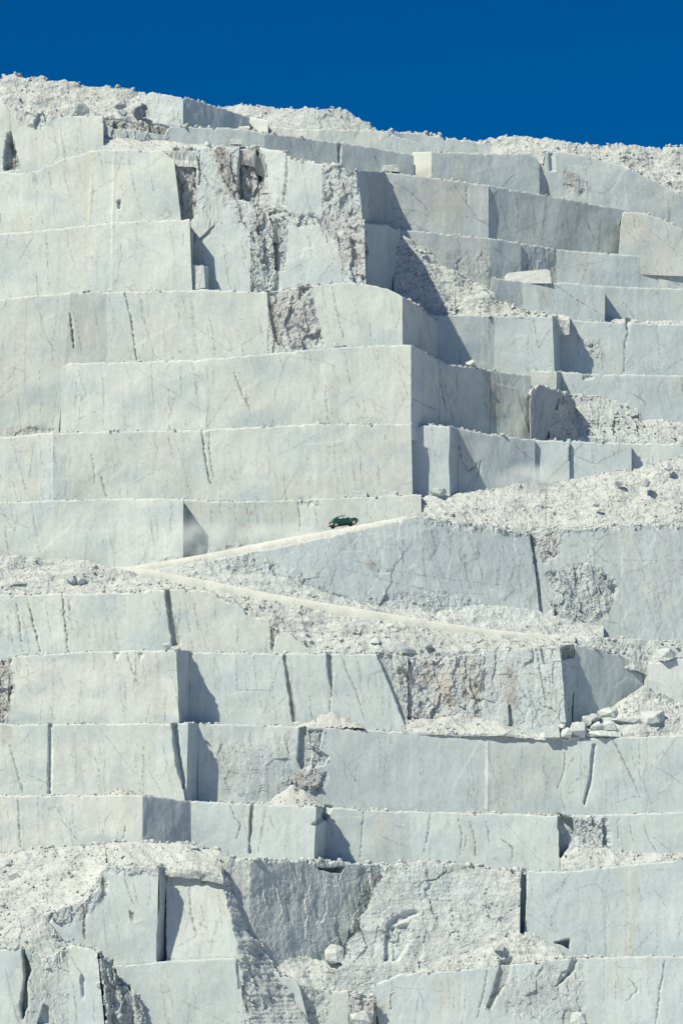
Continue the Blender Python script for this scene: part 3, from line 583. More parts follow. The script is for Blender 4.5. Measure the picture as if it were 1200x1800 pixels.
def ledge_rubble(w, dens=2.0, rmin=0.05, rmax=0.28, back=1.1, xr=None, clump=True):
    E = np.concatenate(w.edge)
    if xr is not None:
        xx = E[:, 0] / (K * E[:, 1]) + 600; E = E[(xx > xr[0]) & (xx < xr[1])]
    if len(E) < 2: return
    n = int(len(E) * STEP * K * 400 * dens * 1.5)
    if clump:
        wgt = np.clip(0.35 + perlin(E[:, 0] / 4.0, E[:, 1] * 0 + E[0, 2]) + 0.6 * perlin(E[:, 0] / 1.1, E[:, 1] * 0 + 7.7 + E[0, 2]), 0.03, None); wgt /= wgt.sum()
    else: wgt = None
    i = RNG.choice(len(E), n, p=wgt)
    r = rmin * (rmax / rmin) ** (RNG.random(n) ** 2.4)
    p = E[i].copy(); p[:, 1] += RNG.uniform(0.0, back, n); p[:, 0] += RNG.normal(0, 0.1, n)
    p[:, 2] += r * 0.35
    rocks_mesh('rubble', p, r, w.root)
def slope_rubble(w, dens=1.0, rmin=0.08, rmax=0.38, col=(0.70, 0.68, 0.64)):
    if not w.scree: return
    Pp = np.concatenate([a for a, _ in w.scree]); D = np.concatenate([d for _, d in w.scree])
    n = int(len(Pp) * (STEP * K * 400) ** 2 * dens)
    if n < 1: return
    wgt = np.clip(0.3 + fbm(Pp[:, 0] / 3.5, Pp[:, 2] / 3.5, 3), 0.02, None) * (0.25 + D); wgt /= wgt.sum()
    rmin *= 0.75; rmax *= 0.72; n = int(n * 1.2)
    i = RNG.choice(len(Pp), n, p=wgt); r = rmin * (rmax / rmin) ** (RNG.random(n) ** 4.0)
    p = Pp[i] + RNG.normal(0, 0.06, (n, 3)); p[:, 1] -= r * 0.05
    rocks_mesh('rubble', p, r, w.root, col)

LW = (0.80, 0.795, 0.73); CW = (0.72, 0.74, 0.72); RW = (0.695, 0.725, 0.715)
def QB(label, *a, **k): return Wall('quarry_bench', label, *a, **k)

# --- skyline
DY = 16.0
w = Wall('ridge', 'rubbly pale crest falling from the upper left corner of the quarry', [(-80, 128), (0, 133), (18, 129), (60, 136), (110, 141), (150, 149), (200, 154), (240, 160), (290, 165), (330, 171)], [(-80, 200), (0, 196), (80, 205), (330, 222)], tread=60, chip=1.6)
w.panel(-80, 432, 250, 432, db=1.0, batter=-3, side=0, nm='crest'); w.panel(245, 431.5, 322, 431, rg=0.35, db=0.2, batter=-1)
ledge_rubble(w, 5, 0.12, 0.45, 1.5); slope_rubble(w, 0.7, 0.12, 0.5); W_RIDGE = w
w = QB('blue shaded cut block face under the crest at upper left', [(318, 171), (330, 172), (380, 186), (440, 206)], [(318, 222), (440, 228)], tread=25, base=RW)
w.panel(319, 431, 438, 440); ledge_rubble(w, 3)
w = Wall('ridge', 'distant broken crest with a small peak in the middle of the skyline', [(370, 190), (400, 184), (450, 183), (500, 190), (540, 190), (580, 191), (605, 189), (620, 200), (645, 215), (665, 229), (720, 232), (760, 236), (800, 243), (860, 252)], [(370, 240), (860, 285)], tread=60, chip=1.5)
w.panel(370, 448, 560, 447, db=0.75, batter=-2.5, side=0, nm='crest'); w.panel(560, 447, 668, 449, db=0.55, rg=0.6, batter=-2, side=0, nm='crest'); w.panel(668, 449, 738, 451, tone=1.02); w.panel(738, 450.5, 860, 453, tone=1.02)
ledge_rubble(w, 4, 0.1, 0.4); slope_rubble(w, 0.8, 0.1, 0.45)
w = QB('low pale cut step in front of the distant middle crest', [(436, 205), (470, 210), (472, 222), (520, 226), (660, 228), (700, 240), (735, 250)], [(436, 238), (735, 285)], tread=6, base=LW)
w.panel(437, 443, 471, 441, tone=1.05); w.panel(471, 444, 560, 443, rg=0.3); w.panel(560, 443, 735, 446, rg=0.15); ledge_rubble(w, 3); slope_rubble(w, 0.3)
w = Wall('ridge', 'rounded rubble crest on the right end of the skyline', [(780, 262), (815, 250), (850, 244), (880, 239), (935, 238), (960, 243), (1000, 251), (1040, 254), (1100, 256), (1200, 258), (1280, 260)], [(780, 290), (960, 290), (1030, 300), (1100, 320), (1150, 345), (1200, 370), (1280, 400)], tread=60, chip=1.6)
w.panel(780, 463, 1000, 464, db=1.0, batter=-3, side=0, nm='crest'); w.panel(1000, 464, 1280, 466, db=1.0, batter=-4, side=0, nm='crest')
ledge_rubble(w, 4, 0.12, 0.45, 1.5); slope_rubble(w, 1.0, 0.12, 0.5)
w = QB('smooth arched marble face below the right crest', [(955, 266), (985, 266), (1030, 273), (1080, 287), (1120, 303), (1160, 323), (1200, 346), (1280, 385)], [(955, 345), (1000, 352), (1100, 375), (1200, 396), (1280, 405)], tread=5)
w.panel(958, 456, 1100, 458, tone=0.97); w.panel(1100, 458, 1280, 461, tone=0.97); ledge_rubble(w, 4, 0.1, 0.4, 1.0)
w = QB('rounded grey cut block with a bright white left end below the skyline', [(722, 268), (758, 267), (850, 269), (925, 270), (940, 276), (950, 288), (957, 305), (963, 325), (967, 345)], [(722, 308), (758, 312), (860, 330), (967, 346)], tread=12, base=RW)
w.panel(724, 445, 758, 441, col=(0.83, 0.80, 0.72)); w.panel(758, 441, 838, 443.5, tone=0.95); w.panel(838, 443.5, 947, 446.5, tone=0.98); w.panel(947, 446.5, 967, 452, rg=0.4, tone=0.9); ledge_rubble(w, 2, xr=(722, 900))

# --- E bench and the upper left block
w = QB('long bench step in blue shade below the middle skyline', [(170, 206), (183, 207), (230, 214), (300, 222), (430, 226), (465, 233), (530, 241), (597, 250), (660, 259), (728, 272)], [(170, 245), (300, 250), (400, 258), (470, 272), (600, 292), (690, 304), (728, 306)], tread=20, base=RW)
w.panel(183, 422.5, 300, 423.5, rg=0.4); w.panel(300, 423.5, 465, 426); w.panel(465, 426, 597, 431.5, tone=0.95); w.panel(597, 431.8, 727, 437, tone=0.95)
ledge_rubble(w, 4, 0.1, 0.45, 1.2, xr=(180, 480)); ledge_rubble(w, 2, xr=(480, 730))
DY = 0.0
w = QB('pale block standing at the top left with rubble on its top', [(-80, 175), (0, 180), (30, 188), (90, 203), (130, 203), (183, 203)], [(-80, 300), (30, 302), (70, 298), (110, 280), (170, 262), (183, 262)], tread=12, base=LW)
w.panel(-80, 423, 25, 422.5, tone=0.98); w.panel(25, 422.5, 182, 421, tone=0.98); ledge_rubble(w, 6, 0.1, 0.5, 2.0); slope_rubble(w, 0.5)
w = Wall('scree_slope', 'bright sandy ledge of fine rubble under the upper left block', [(180, 240), (300, 248), (400, 256), (470, 266), (520, 282)], [(180, 266), (300, 266), (440, 262), (520, 290)], tread=5)
w.panel(180, 423, 520, 423, db=1.0, batter=-4.5, side=0, nm='scree'); slope_rubble(w, 0.5, 0.07, 0.3)

# --- G benches and the broken middle
w = QB('upper course of the tall pale wall at the left', [(-80, 306), (0, 302), (40, 304), (70, 298), (110, 280), (168, 262), (205, 262), (250, 264), (285, 264), (306, 280)], [(-80, 412), (0, 411), (100, 402), (200, 390), (340, 383)], base=LW)
w.panel(-80, 420, 163, 418.2, rt=157, tone=0.97); w.panel(163, 418, 201, 417.8, lt=157, rt=198, tone=0.98); w.panel(201, 417.9, 306, 417, lt=198, rt=318); ledge_rubble(w, 3, 0.06, 0.25)
w = QB('broken brown streaked cliff with clefts in the upper middle', [(295, 268), (310, 262), (350, 258), (440, 256), (470, 262), (500, 268), (510, 280), (560, 287), (600, 292), (622, 300), (645, 318)], [(295, 385), (340, 385), (380, 345), (440, 360), (500, 390), (560, 385), (600, 370), (645, 400)], ext=45, chip=1.8)
w.panel(304, 418.9, 345, 419.0, lt=314, rg=1.0, col=(0.55, 0.50, 0.46)); w.panel(345, 418, 420, 417.5, rg=0.35); w.panel(420, 418.8, 455, 419.4, rg=0.9); w.panel(455, 419, 504, 416.5, rg=0.3); w.panel(504, 416.2, 566, 415.5, rg=0.2); w.panel(566, 415.6, 625, 414.4, rt=640, rg=0.9)
ledge_rubble(w, 5, 0.1, 0.5); slope_rubble(w, 0.25)
w = QB('lower course of the tall pale wall at the left', [(-80, 412), (0, 411), (100, 402), (200, 390), (335, 384)], [(-80, 516), (0, 514), (150, 512), (338, 508)], base=LW)
w.panel(-80, 418.6, 148, 416.6, rt=143, tone=0.97); w.panel(148, 416.4, 198, 416.2, lt=143, rt=196, tone=0.98); w.panel(198, 416.3, 333, 414.6, lt=196, rt=338); ledge_rubble(w, 2, 0.05, 0.2)
w = QB('broken lower cliff of the upper middle with a rubble chute', [(330, 392), (345, 372), (385, 340), (440, 354), (480, 378), (520, 388), (560, 380), (600, 362), (620, 372), (641, 388)], [(330, 512), (470, 512), (545, 502), (641, 496)], chip=1.8)
w.panel(332, 418.6, 440, 417, lt=338, rg=0.12); w.panel(440, 417.3, 490, 418, rg=0.95); w.panel(490, 416.2, 600, 415, rg=0.15); w.panel(600, 415, 641, 413.8, rg=0.75); ledge_rubble(w, 7, 0.1, 0.42, 2.5); slope_rubble(w, 0.4)
w = QB('small shadowed cut stub at the foot of the broken cliff', [(335, 466), (366, 468)], [(335, 510), (366, 510)], tread=3)
w.panel(337, 415.5, 358, 415.3); w.panel(358, 415.3, 366, 416.6); ledge_rubble(w, 2)

# --- right-hand amphitheatre
DY = 16.0
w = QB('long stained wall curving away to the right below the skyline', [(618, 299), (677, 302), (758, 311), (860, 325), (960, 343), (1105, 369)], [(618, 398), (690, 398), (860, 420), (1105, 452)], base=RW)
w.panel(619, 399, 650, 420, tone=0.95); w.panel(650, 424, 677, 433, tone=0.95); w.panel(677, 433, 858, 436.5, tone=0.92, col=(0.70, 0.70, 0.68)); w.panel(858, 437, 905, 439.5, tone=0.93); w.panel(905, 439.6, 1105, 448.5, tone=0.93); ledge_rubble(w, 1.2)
w = QB('warm cream cut block at the right edge beside the long stained wall', [(1090, 384), (1096, 371), (1130, 374), (1160, 384), (1200, 402), (1280, 440)], [(1090, 452), (1200, 458), (1280, 460)], base=(0.75, 0.74, 0.70), tread=10)
w.panel(1093, 442.5, 1280, 444, lt=1088); ledge_rubble(w, 4, 0.08, 0.35)
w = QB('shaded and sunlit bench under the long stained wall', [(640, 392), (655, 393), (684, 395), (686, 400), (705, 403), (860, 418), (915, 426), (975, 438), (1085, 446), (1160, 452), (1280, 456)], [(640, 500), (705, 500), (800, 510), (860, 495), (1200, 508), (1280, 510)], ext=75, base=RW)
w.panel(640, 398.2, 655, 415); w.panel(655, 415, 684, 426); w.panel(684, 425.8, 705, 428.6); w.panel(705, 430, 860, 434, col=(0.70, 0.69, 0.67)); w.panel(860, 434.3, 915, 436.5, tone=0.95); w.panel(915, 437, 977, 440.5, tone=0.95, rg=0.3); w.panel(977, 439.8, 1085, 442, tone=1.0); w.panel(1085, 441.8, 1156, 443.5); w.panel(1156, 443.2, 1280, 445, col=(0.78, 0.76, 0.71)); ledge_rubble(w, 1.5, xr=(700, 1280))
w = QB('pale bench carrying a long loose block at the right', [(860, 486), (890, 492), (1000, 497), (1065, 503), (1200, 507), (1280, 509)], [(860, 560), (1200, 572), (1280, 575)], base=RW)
w.panel(862, 431, 918, 433, tone=0.97); w.panel(918, 433, 1062, 434.8, tone=0.97); w.panel(1062, 437.8, 1160, 439, tone=0.97); w.panel(1160, 439, 1280, 440, tone=0.98); ledge_rubble(w, 2)
w = Wall('scree_slope', 'scree chute running down from the shaded corner to the right', [(690, 402), (712, 415), (735, 428), (760, 445), (785, 470), (815, 490), (850, 500), (880, 530), (930, 548), (1000, 556)], [(690, 560), (760, 560), (840, 560), (1000, 562)], ext=25, tread=4, chip=0.3)
w.panel(692, 428.6, 800, 430, db=0.9, batter=-4.0, side=0, nm='scree'); w.panel(800, 430, 1000, 432, db=1.0, batter=-3.5, side=0, nm='scree'); slope_rubble(w, 1.8, 0.12, 0.5); ledge_rubble(w, 5, 0.1, 0.4)
w = QB('bench with a triangular cast shadow beside its projecting corner', [(750, 553), (800, 553), (870, 554), (980, 556), (1010, 563), (1100, 567), (1280, 572)], [(750, 640), (870, 645), (985, 655), (1280, 660)], base=RW)
w.panel(752, 423.5, 868, 426); w.panel(868, 426, 970, 426, rt=974); w.panel(970, 426, 985, 432, lt=974, rg=0.2); w.panel(985, 432.2, 1103, 432.6); w.panel(1103, 432.8, 1280, 434); ledge_rubble(w, 7, 0.1, 0.4, 2.5)
w = Wall('scree_slope', 'bright rubble apron on the shelf at the right edge', [(1010, 561), (1060, 562), (1110, 562), (1200, 563), (1280, 564)], [(1010, 572), (1100, 592), (1200, 597), (1280, 600)], tread=3, chip=0.4, ext=4)
w.panel(1050, 436, 1280, 437.5, db=1.0, batter=-2.4, side=0, nm='scree'); slope_rubble(w, 1.0)
DY = 11.0
w = QB('bench behind the leaning dark slab at the right', [(925, 650), (985, 653), (1030, 657), (1280, 661)], [(925, 745), (985, 745), (1280, 755)], base=RW)
w.panel(932, 423.8, 978, 423.5); w.panel(978, 423.5, 985, 426.8); w.panel(985, 427, 1120, 427.6); w.panel(1120, 427.8, 1280, 429); ledge_rubble(w, 2.5, 0.06, 0.28)
w = Wall('scree_slope', 'heap of broken rock sloping down behind the dark slab', [(1000, 694), (1020, 692), (1050, 694), (1075, 700), (1100, 708), (1120, 718), (1130, 738), (1160, 738), (1200, 742), (1280, 745)], [(1000, 770), (1200, 778), (1280, 778)], tread=4, ext=15)
w.panel(1000, 426.3, 1125, 427, db=0.45, rg=0.9, batter=-2.2, side=1, nm='scree'); w.panel(1122, 427.4, 1280, 428.4, db=0.9, batter=-2.4, side=0, nm='scree'); slope_rubble(w, 1.4, 0.1, 0.5)
DY = 11.0
w = Wall('boulder', 'big dark leaning slab with a brown stain standing at the right of the amphitheatre', [(929, 700), (933, 684), (942, 676), (955, 676), (1000, 689), (1010, 706), (1014, 730)], [(929, 772), (955, 776), (980, 770), (1014, 768)], kind=None, tread=4, chip=2.0, ext=6)
tag(w.root, cat='boulder', group='loose boulders'); w.panel(931, 415.6, 988, 419.6, rg=0.25, col=(0.55, 0.53, 0.53), nm='rock_face', rt=958); w.panel(988, 419.6, 1012, 424, rg=0.9, lt=958, col=(0.6, 0.59, 0.58), nm='rock_face')
DY = 0.0
w = QB('lower right bench partly veiled by dust above the ramp', [(716, 746), (790, 749), (860, 763), (940, 773), (1110, 779), (1280, 780)], [(716, 872), (790, 864), (880, 853), (1000, 840), (1110, 823), (1280, 800)], base=RW)
w.panel(720, 412.7, 790, 412.7, tone=1.0); w.panel(790, 412.8, 805, 416); w.panel(805, 416, 940, 421.2, tone=0.97); w.panel(940, 421.9, 1000, 422.2); w.panel(1000, 422.9, 1109, 423); w.panel(1109, 424.6, 1280, 425, col=(0.79, 0.78, 0.73)); ledge_rubble(w, 4, 0.08, 0.4, 1.8)

# --- left benches P to S
w = QB('third bench from the top at the left with a rough purple patch', [(-80, 528), (0, 526), (60, 520), (125, 514), (350, 509), (470, 513), (545, 501), (620, 495), (680, 507), (707, 521), (725, 532), (770, 565)], [(-80, 640), (125, 640), (360, 632), (480, 620), (600, 610), (722, 606), (770, 640)], base=LW)
w.panel(-80, 413.3, 125, 412.7, rt=114, tone=0.94, ext=140, extvis=True); w.panel(125, 412.8, 188, 413.4, lt=112, tone=0.99, side=3); w.panel(188, 413.7, 345, 413.3); w.panel(345, 413.4, 470, 413.1, tone=0.97); w.panel(470, 413.3, 550, 412.9, rg=0.5); w.panel(550, 413.0, 655, 412.7, tone=1.0); w.panel(655, 412.6, 707, 412.4); w.panel(707, 412.4, 730, 416.5); w.panel(730, 417.6, 768, 439, tone=0.95); ledge_rubble(w, 6, 0.07, 0.34, 1.8)
w = QB('fourth bench with the tall sharp corner in the middle of the picture', [(100, 640), (125, 638), (360, 632), (480, 620), (600, 610), (665, 607), (722, 606), (790, 640), (860, 650), (935, 660)], [(100, 764), (360, 756), (550, 746), (722, 746), (790, 750), (935, 775)], base=LW)
w.panel(110, 412.6, 178, 412.4, lt=106); w.panel(178, 412.3, 360, 412.0, tone=1.01); w.panel(360, 412.1, 632, 411.5, tone=1.0); w.panel(632, 411.6, 722, 411.0, tone=0.99); w.panel(722, 411.0, 772, 419, rg=0.05, tone=1.0); w.panel(772, 419.2, 862, 427, tone=0.96); w.panel(862, 427.1, 932, 430.4, rg=0.12); ledge_rubble(w, 4, 0.06, 0.28)
w = QB('fifth bench at the left above the car', [(-80, 770), (0, 768), (95, 760), (360, 755), (550, 745), (722, 745)], [(-80, 884), (0, 882), (190, 876), (320, 876), (390, 882), (560, 877), (722, 873)], base=LW)
w.panel(-80, 410.4, 66, 410, tone=1.0); w.panel(66, 409.7, 94, 409.6, col=(0.81, 0.80, 0.74)); w.panel(94, 410, 118, 409.9, tone=0.97); w.panel(118, 410.2, 345, 410.3, tone=0.99); w.panel(345, 410.5, 555, 410.3, tone=0.99); w.panel(555, 410.4, 722, 410.3, rt=725, tone=0.97, side=4.5); ledge_rubble(w, 6, 0.06, 0.28)
w = QB('sixth bench at the left directly behind the car', [(-80, 884), (0, 882), (105, 879), (190, 876), (320, 876), (390, 882), (560, 877), (640, 873), (740, 869)], [(-80, 985), (110, 985), (240, 998), (360, 975), (480, 950), (740, 905)], base=LW)
w.panel(-80, 407.8, 105, 407.6); w.panel(105, 407.4, 190, 407.3, tone=1.0); w.panel(190, 407.4, 322, 405.8, tone=0.99); w.panel(322, 409.0, 522, 409.3, tone=0.97); w.panel(522, 409.2, 740, 409.4, tone=0.98, rg=0.1); ledge_rubble(w, 7, 0.06, 0.28)

# --- ramp slopes and the wedge between the roads
w = Wall('scree_slope', 'pale scree embankment rising to the right edge above the car road', [(715, 873), (790, 868), (880, 856), (1000, 842), (1110, 823), (1200, 803), (1280, 785)], [(715, 915), (850, 925), (950, 930), (1280, 915)], chip=0.8, ext=20, tread=8)
w.panel(722, 411.5, 960, 416, db=0.95, batter=-4.5, side=0, nm='scree'); w.panel(960, 416, 1280, 419, db=1.0, batter=-5.5, side=0, nm='scree'); slope_rubble(w, 0.9, 0.08, 0.36); ledge_rubble(w, 4, 0.08, 0.3)
w = QB('grey fractured rock wedge between the two arms of the hairpin road', [(255, 1002), (280, 999), (350, 988), (480, 963), (600, 938), (660, 924), (700, 914), (735, 906), (770, 911), (810, 919), (850, 921), (880, 930), (930, 936), (960, 926), (1010, 930), (1100, 921), (1280, 916)], [(255, 1010), (330, 1020), (480, 1050), (620, 1075), (760, 1097), (850, 1110), (950, 1118), (1140, 1160), (1280, 1150)], base=RW, ext=22, tread=6)
w.panel(262, 402.8, 500, 404, rg=0.2, batter=-0.8, cracks=1.5); w.panel(500, 404.1, 740, 405.6, batter=-1, tone=0.93, rg=0.22, cracks=2); w.panel(740, 405.6, 932, 409, rt=952, batter=-1.6, tone=0.93, rg=0.22, cracks=2); w.panel(932, 409.6, 1280, 412, lt=952, batter=-1.6, tone=0.95, rg=0.2, cracks=1.6); slope_rubble(w, 0.35)
ledge_rubble(w, 5, 0.08, 0.35, 1.0, xr=(740, 1280))
w = Wall('scree_slope', 'pale scree bank below the lower arm of the hairpin road', [(-80, 976), (0, 977), (70, 979), (140, 984), (207, 997), (245, 1011), (330, 1028), (480, 1058), (620, 1082), (760, 1105), (850, 1117), (930, 1122), (1010, 1118), (1140, 1125), (1280, 1120)], [(-80, 1048), (0, 1045), (190, 1042), (300, 1036), (360, 1040), (480, 1100), (550, 1146), (680, 1150), (845, 1143), (1010, 1136), (1140, 1168), (1280, 1160)], ext=18, tread=5, chip=0.6)
w.panel(-80, 401.2, 245, 400.6, db=1.0, batter=-2.6, side=0, nm='scree'); w.panel(245, 400.0, 640, 399.4, db=0.95, batter=-2.1, side=0, nm='scree'); w.panel(640, 399.4, 1010, 402.0, db=1.0, batter=-2.6, side=0, nm='scree'); w.panel(1010, 402.5, 1280, 409.5, db=0.8, rg=0.4, batter=-1.6, side=0, nm='scree'); slope_rubble(w, 1.5, 0.08, 0.45)
W_BANK = w
w = Wall('scree_slope', 'rubbly foot of the rock wedge above the lower road', [(258, 1000), (300, 998), (360, 990), (420, 992), (500, 1014), (560, 1036), (640, 1060), (700, 1070), (780, 1068), (850, 1062), (930, 1068), (960, 1078), (1010, 1092), (1060, 1100)], [(258, 1006), (330, 1020), (480, 1050), (620, 1074), (760, 1097), (850, 1110), (950, 1118), (1060, 1122)], tread=3, chip=0.8, ext=10)
w.panel(262, 402.8, 640, 403.4, db=0.8, rg=0.5, batter=-1.0, side=0, nm='scree'); w.panel(640, 403.6, 1060, 408.6, db=0.85, rg=0.3, batter=-2.2, side=0, nm='scree'); slope_rubble(w, 1.2)

# --- T to W benches
w = QB('short bench at the left under the scree bank with a brown slit', [(-80, 1046), (0, 1045), (190, 1042), (300, 1035), (360, 1036), (480, 1098), (556, 1146), (580, 1150)], [(-80, 1156), (0, 1154), (160, 1146), (320, 1142), (580, 1150)], base=LW, chip=1.5)
w.panel(-80, 397.4, 112, 397.2); w.panel(112, 397.1, 187, 397, tone=1.0); w.panel(187, 396.9, 300, 396.8, tone=0.99); w.panel(300, 397, 415, 397, tone=0.98); w.panel(415, 397.1, 560, 397); ledge_rubble(w, 4, 0.08, 0.35)
w = QB('bench below the hairpin with a shadowed corner, rusty cliff and blue recess', [(-80, 1165), (0, 1160), (22, 1153), (160, 1145), (310, 1142), (335, 1146), (580, 1149), (690, 1150), (760, 1158), (845, 1147), (870, 1140), (985, 1135), (1010, 1132), (1040, 1139), (1080, 1149), (1140, 1166), (1200, 1157), (1280, 1150)], [(-80, 1274), (320, 1272), (560, 1276), (715, 1286), (900, 1292), (1000, 1298), (1280, 1290)])
w.panel(-80, 391.8, 23, 391.6, col=LW); w.panel(23, 391.3, 160, 391.2, col=(0.83, 0.815, 0.745)); w.panel(160, 391.1, 311, 390.9, rt=315, col=(0.83, 0.815, 0.745)); w.panel(311, 391, 334, 396.4, lt=315); w.panel(334, 396.6, 500, 396); w.panel(500, 395.9, 580, 395.8); w.panel(580, 395.9, 664, 395.6, tone=0.99); w.panel(664, 395.6, 716, 395.8); w.panel(716, 396.6, 846, 396.6, rg=0.8); w.panel(846, 396, 985, 395.2, rt=996, tone=0.96); w.panel(985, 395.3, 1010, 399.2, lt=996, rt=1006, rg=0.4); w.panel(1010, 399.4, 1141, 405.2, tone=0.97, lt=1006, side=0); w.panel(1139, 402, 1280, 401, col=(0.79, 0.78, 0.735)); ledge_rubble(w, 7, 0.07, 0.32); slope_rubble(w, 0.3)
w = Wall('scree_slope', 'low apron of rubble at the foot of the rusty cliff', [(705, 1268), (760, 1262), (810, 1254), (850, 1262), (900, 1278), (960, 1283), (1000, 1287), (1060, 1250), (1130, 1205), (1200, 1235), (1280, 1225)], [(705, 1285), (900, 1292), (1000, 1298), (1280, 1291)], tread=4, chip=0.4, ext=4)
w.panel(708, 396.6, 985, 395.5, db=1.0, batter=-2, side=0, nm='scree'); w.panel(985, 395.5, 1045, 396.5, db=1.0, batter=-2, side=0, nm='scree'); w.panel(1045, 397.5, 1280, 399.5, db=1.0, batter=-3.6, side=0, nm='scree'); slope_rubble(w, 2.5, 0.08, 0.4)
w = QB('long bench with narrow dark slots, second above the lower debris', [(-80, 1274), (0, 1273), (320, 1271), (430, 1273), (560, 1277), (715, 1287), (900, 1293), (1000, 1299), (1100, 1295), (1280, 1290)], [(-80, 1398), (0, 1397), (250, 1397), (330, 1406), (560, 1416), (700, 1425), (990, 1432), (1280, 1424)])
w.panel(-80, 389.6, 88, 389.4, col=LW); w.panel(88, 389.5, 303, 389.2, rt=325, col=(0.82, 0.81, 0.745)); w.panel(303, 389.8, 331, 389.9, lt=325, rt=328, tone=1.0); w.panel(331, 390, 348, 393.5, lt=328); w.panel(348, 393.7, 560, 393.4, tone=0.98); w.panel(560, 393.8, 720, 394.8, tone=0.92); w.panel(720, 394.7, 856, 394.6, tone=0.90); w.panel(856, 394.5, 987, 394, tone=0.92); w.panel(987, 394, 1125, 393.6, tone=0.93); w.panel(1125, 393, 1280, 392.8, tone=0.97); ledge_rubble(w, 6, 0.06, 0.3)
w = QB('low bench above the lower debris with three triangular cast shadows', [(-80, 1399), (0, 1398), (250, 1397), (336, 1408), (555, 1417), (700, 1426), (860, 1429), (990, 1434), (1200, 1427), (1280, 1424)], [(-80, 1500), (150, 1490), (250, 1484), (330, 1486), (400, 1504), (700, 1520), (980, 1528), (1280, 1505)])
w.panel(-80, 384, 100, 383.9, col=(0.84, 0.82, 0.745)); w.panel(100, 383.9, 251, 383.6, col=(0.84, 0.82, 0.745)); w.panel(251, 383.6, 336, 388.2, tone=1.0); w.panel(336, 388.4, 441, 388.2); w.panel(441, 387.9, 556, 386.8, rt=552, tone=0.98); w.panel(556, 386.8, 574, 392, lt=552, rt=568); w.panel(574, 392.8, 720, 393.4, lt=568, tone=0.98); w.panel(720, 393.3, 981, 391.5, tone=0.97); w.panel(981, 391, 1066, 391, rg=0.3); w.panel(1066, 391, 1280, 390.4, tone=0.99); ledge_rubble(w, 6, 0.06, 0.3)
w = Wall('scree_slope', 'white rubble apron at the right edge above the lowest benches', [(985, 1508), (1010, 1492), (1060, 1488), (1130, 1498), (1200, 1500), (1280, 1496)], [(985, 1530), (1050, 1527), (1200, 1508), (1280, 1506)], tread=4, chip=0.4, ext=6)
w.panel(985, 390.3, 1280, 390.2, db=1.0, batter=-1.4, side=0, nm='scree'); slope_rubble(w, 3, 0.08, 0.35)

# --- lowest benches
w = QB('shaded rough back wall of the pit near the bottom', [(370, 1500), (400, 1504), (425, 1512), (560, 1512), (680, 1520), (720, 1526)], [(370, 1700), (720, 1700)], ext=30, chip=1.8, tread=8)
w.panel(399, 379.9, 440, 380.5, rg=0.45, db=0.25, side=0, batter=-0.8, tone=0.95); w.panel(440, 380.5, 556, 386.4, rg=0.32, db=0.15, side=0, batter=-0.6, tone=0.95); w.panel(556, 386.3, 706, 393.2, rg=0.35, db=0.1, side=0, batter=-0.4, tone=0.95); ledge_rubble(w, 7, 0.1, 0.45)
w = QB('lit rough outcrop right of the pit', [(672, 1528), (685, 1520), (720, 1512), (760, 1512), (800, 1518), (860, 1526), (920, 1530)], [(590, 1696), (700, 1715), (830, 1702), (920, 1690)], ext=20, chip=1.8, tread=7)
w.panel(676, 384.8, 790, 386, lt=598, rg=0.6, db=0.35, batter=-2.0, side=4, jag=9, ext=45, extvis=True); w.panel(766, 386, 918, 386.5, rg=0.35, db=0.55, batter=-2.0, lt=766); ledge_rubble(w, 6, 0.1, 0.45); slope_rubble(w, 0.9)
w = QB('grey cut bench at the lower right with a dark vertical slot', [(880, 1536), (926, 1531), (990, 1532), (1045, 1526), (1105, 1520), (1185, 1512), (1280, 1506)], [(880, 1690), (1000, 1684), (1280, 1682)], base=RW, tread=7)
w.panel(880, 386.4, 1000, 386.2); w.panel(1000, 385.9, 1103, 385.8, tone=0.98); w.panel(1103, 385.7, 1184, 385.5, tone=1.02); w.panel(1184, 385.3, 1280, 385.2); ledge_rubble(w, 5, 0.06, 0.3)
w = Wall('scree_slope', 'rubble fan on the floor beside the grey lower right bench', [(560, 1700), (620, 1690), (700, 1690), (760, 1672), (830, 1660), (870, 1640), (905, 1635), (940, 1640), (970, 1662), (1000, 1684)], [(560, 1735), (650, 1742), (700, 1716), (830, 1704), (1000, 1688)], tread=3, chip=0.4, ext=6)
w.panel(560, 384.8, 1000, 385.0, db=1.0, batter=-1.6, side=0, nm='scree', ext=50); slope_rubble(w, 3, 0.08, 0.4)
w = QB('lowest cut bench at the bottom right with brown seams', [(640, 1748), (655, 1732), (700, 1713), (830, 1703), (1000, 1684), (1100, 1681), (1280, 1680)], [(640, 1810), (1280, 1810)], base=RW, ext=100)
w.panel(652, 383, 818, 382.8, lt=668, tone=0.98, side=4); w.panel(818, 382.9, 1032, 382.7, tone=0.97, rg=0.1); w.panel(1032, 382.5, 1160, 382.4, tone=0.99); w.panel(1160, 382.5, 1280, 382.3); ledge_rubble(w, 7, 0.08, 0.35)
w = Wall('scree_slope', 'pit floor rubble stepping down at the bottom centre', [(400, 1640), (440, 1650), (480, 1655), (520, 1672), (560, 1686), (600, 1692), (660, 1700)], [(400, 1720), (480, 1722), (560, 1740), (660, 1750)], tread=8, chip=0.6, ext=20)
w.panel(405, 383.0, 660, 386.6, db=0.85, rg=0.3, batter=-3.6, side=0, nm='scree', ext=70, extvis=True); slope_rubble(w, 2.0, 0.08, 0.42)
w = QB('small stepped slabs at the bottom centre below the pit', [(455, 1722), (475, 1704), (520, 1722), (535, 1745), (575, 1742), (612, 1740), (660, 1760)], [(455, 1810), (660, 1810)], ext=100, chip=1.5)
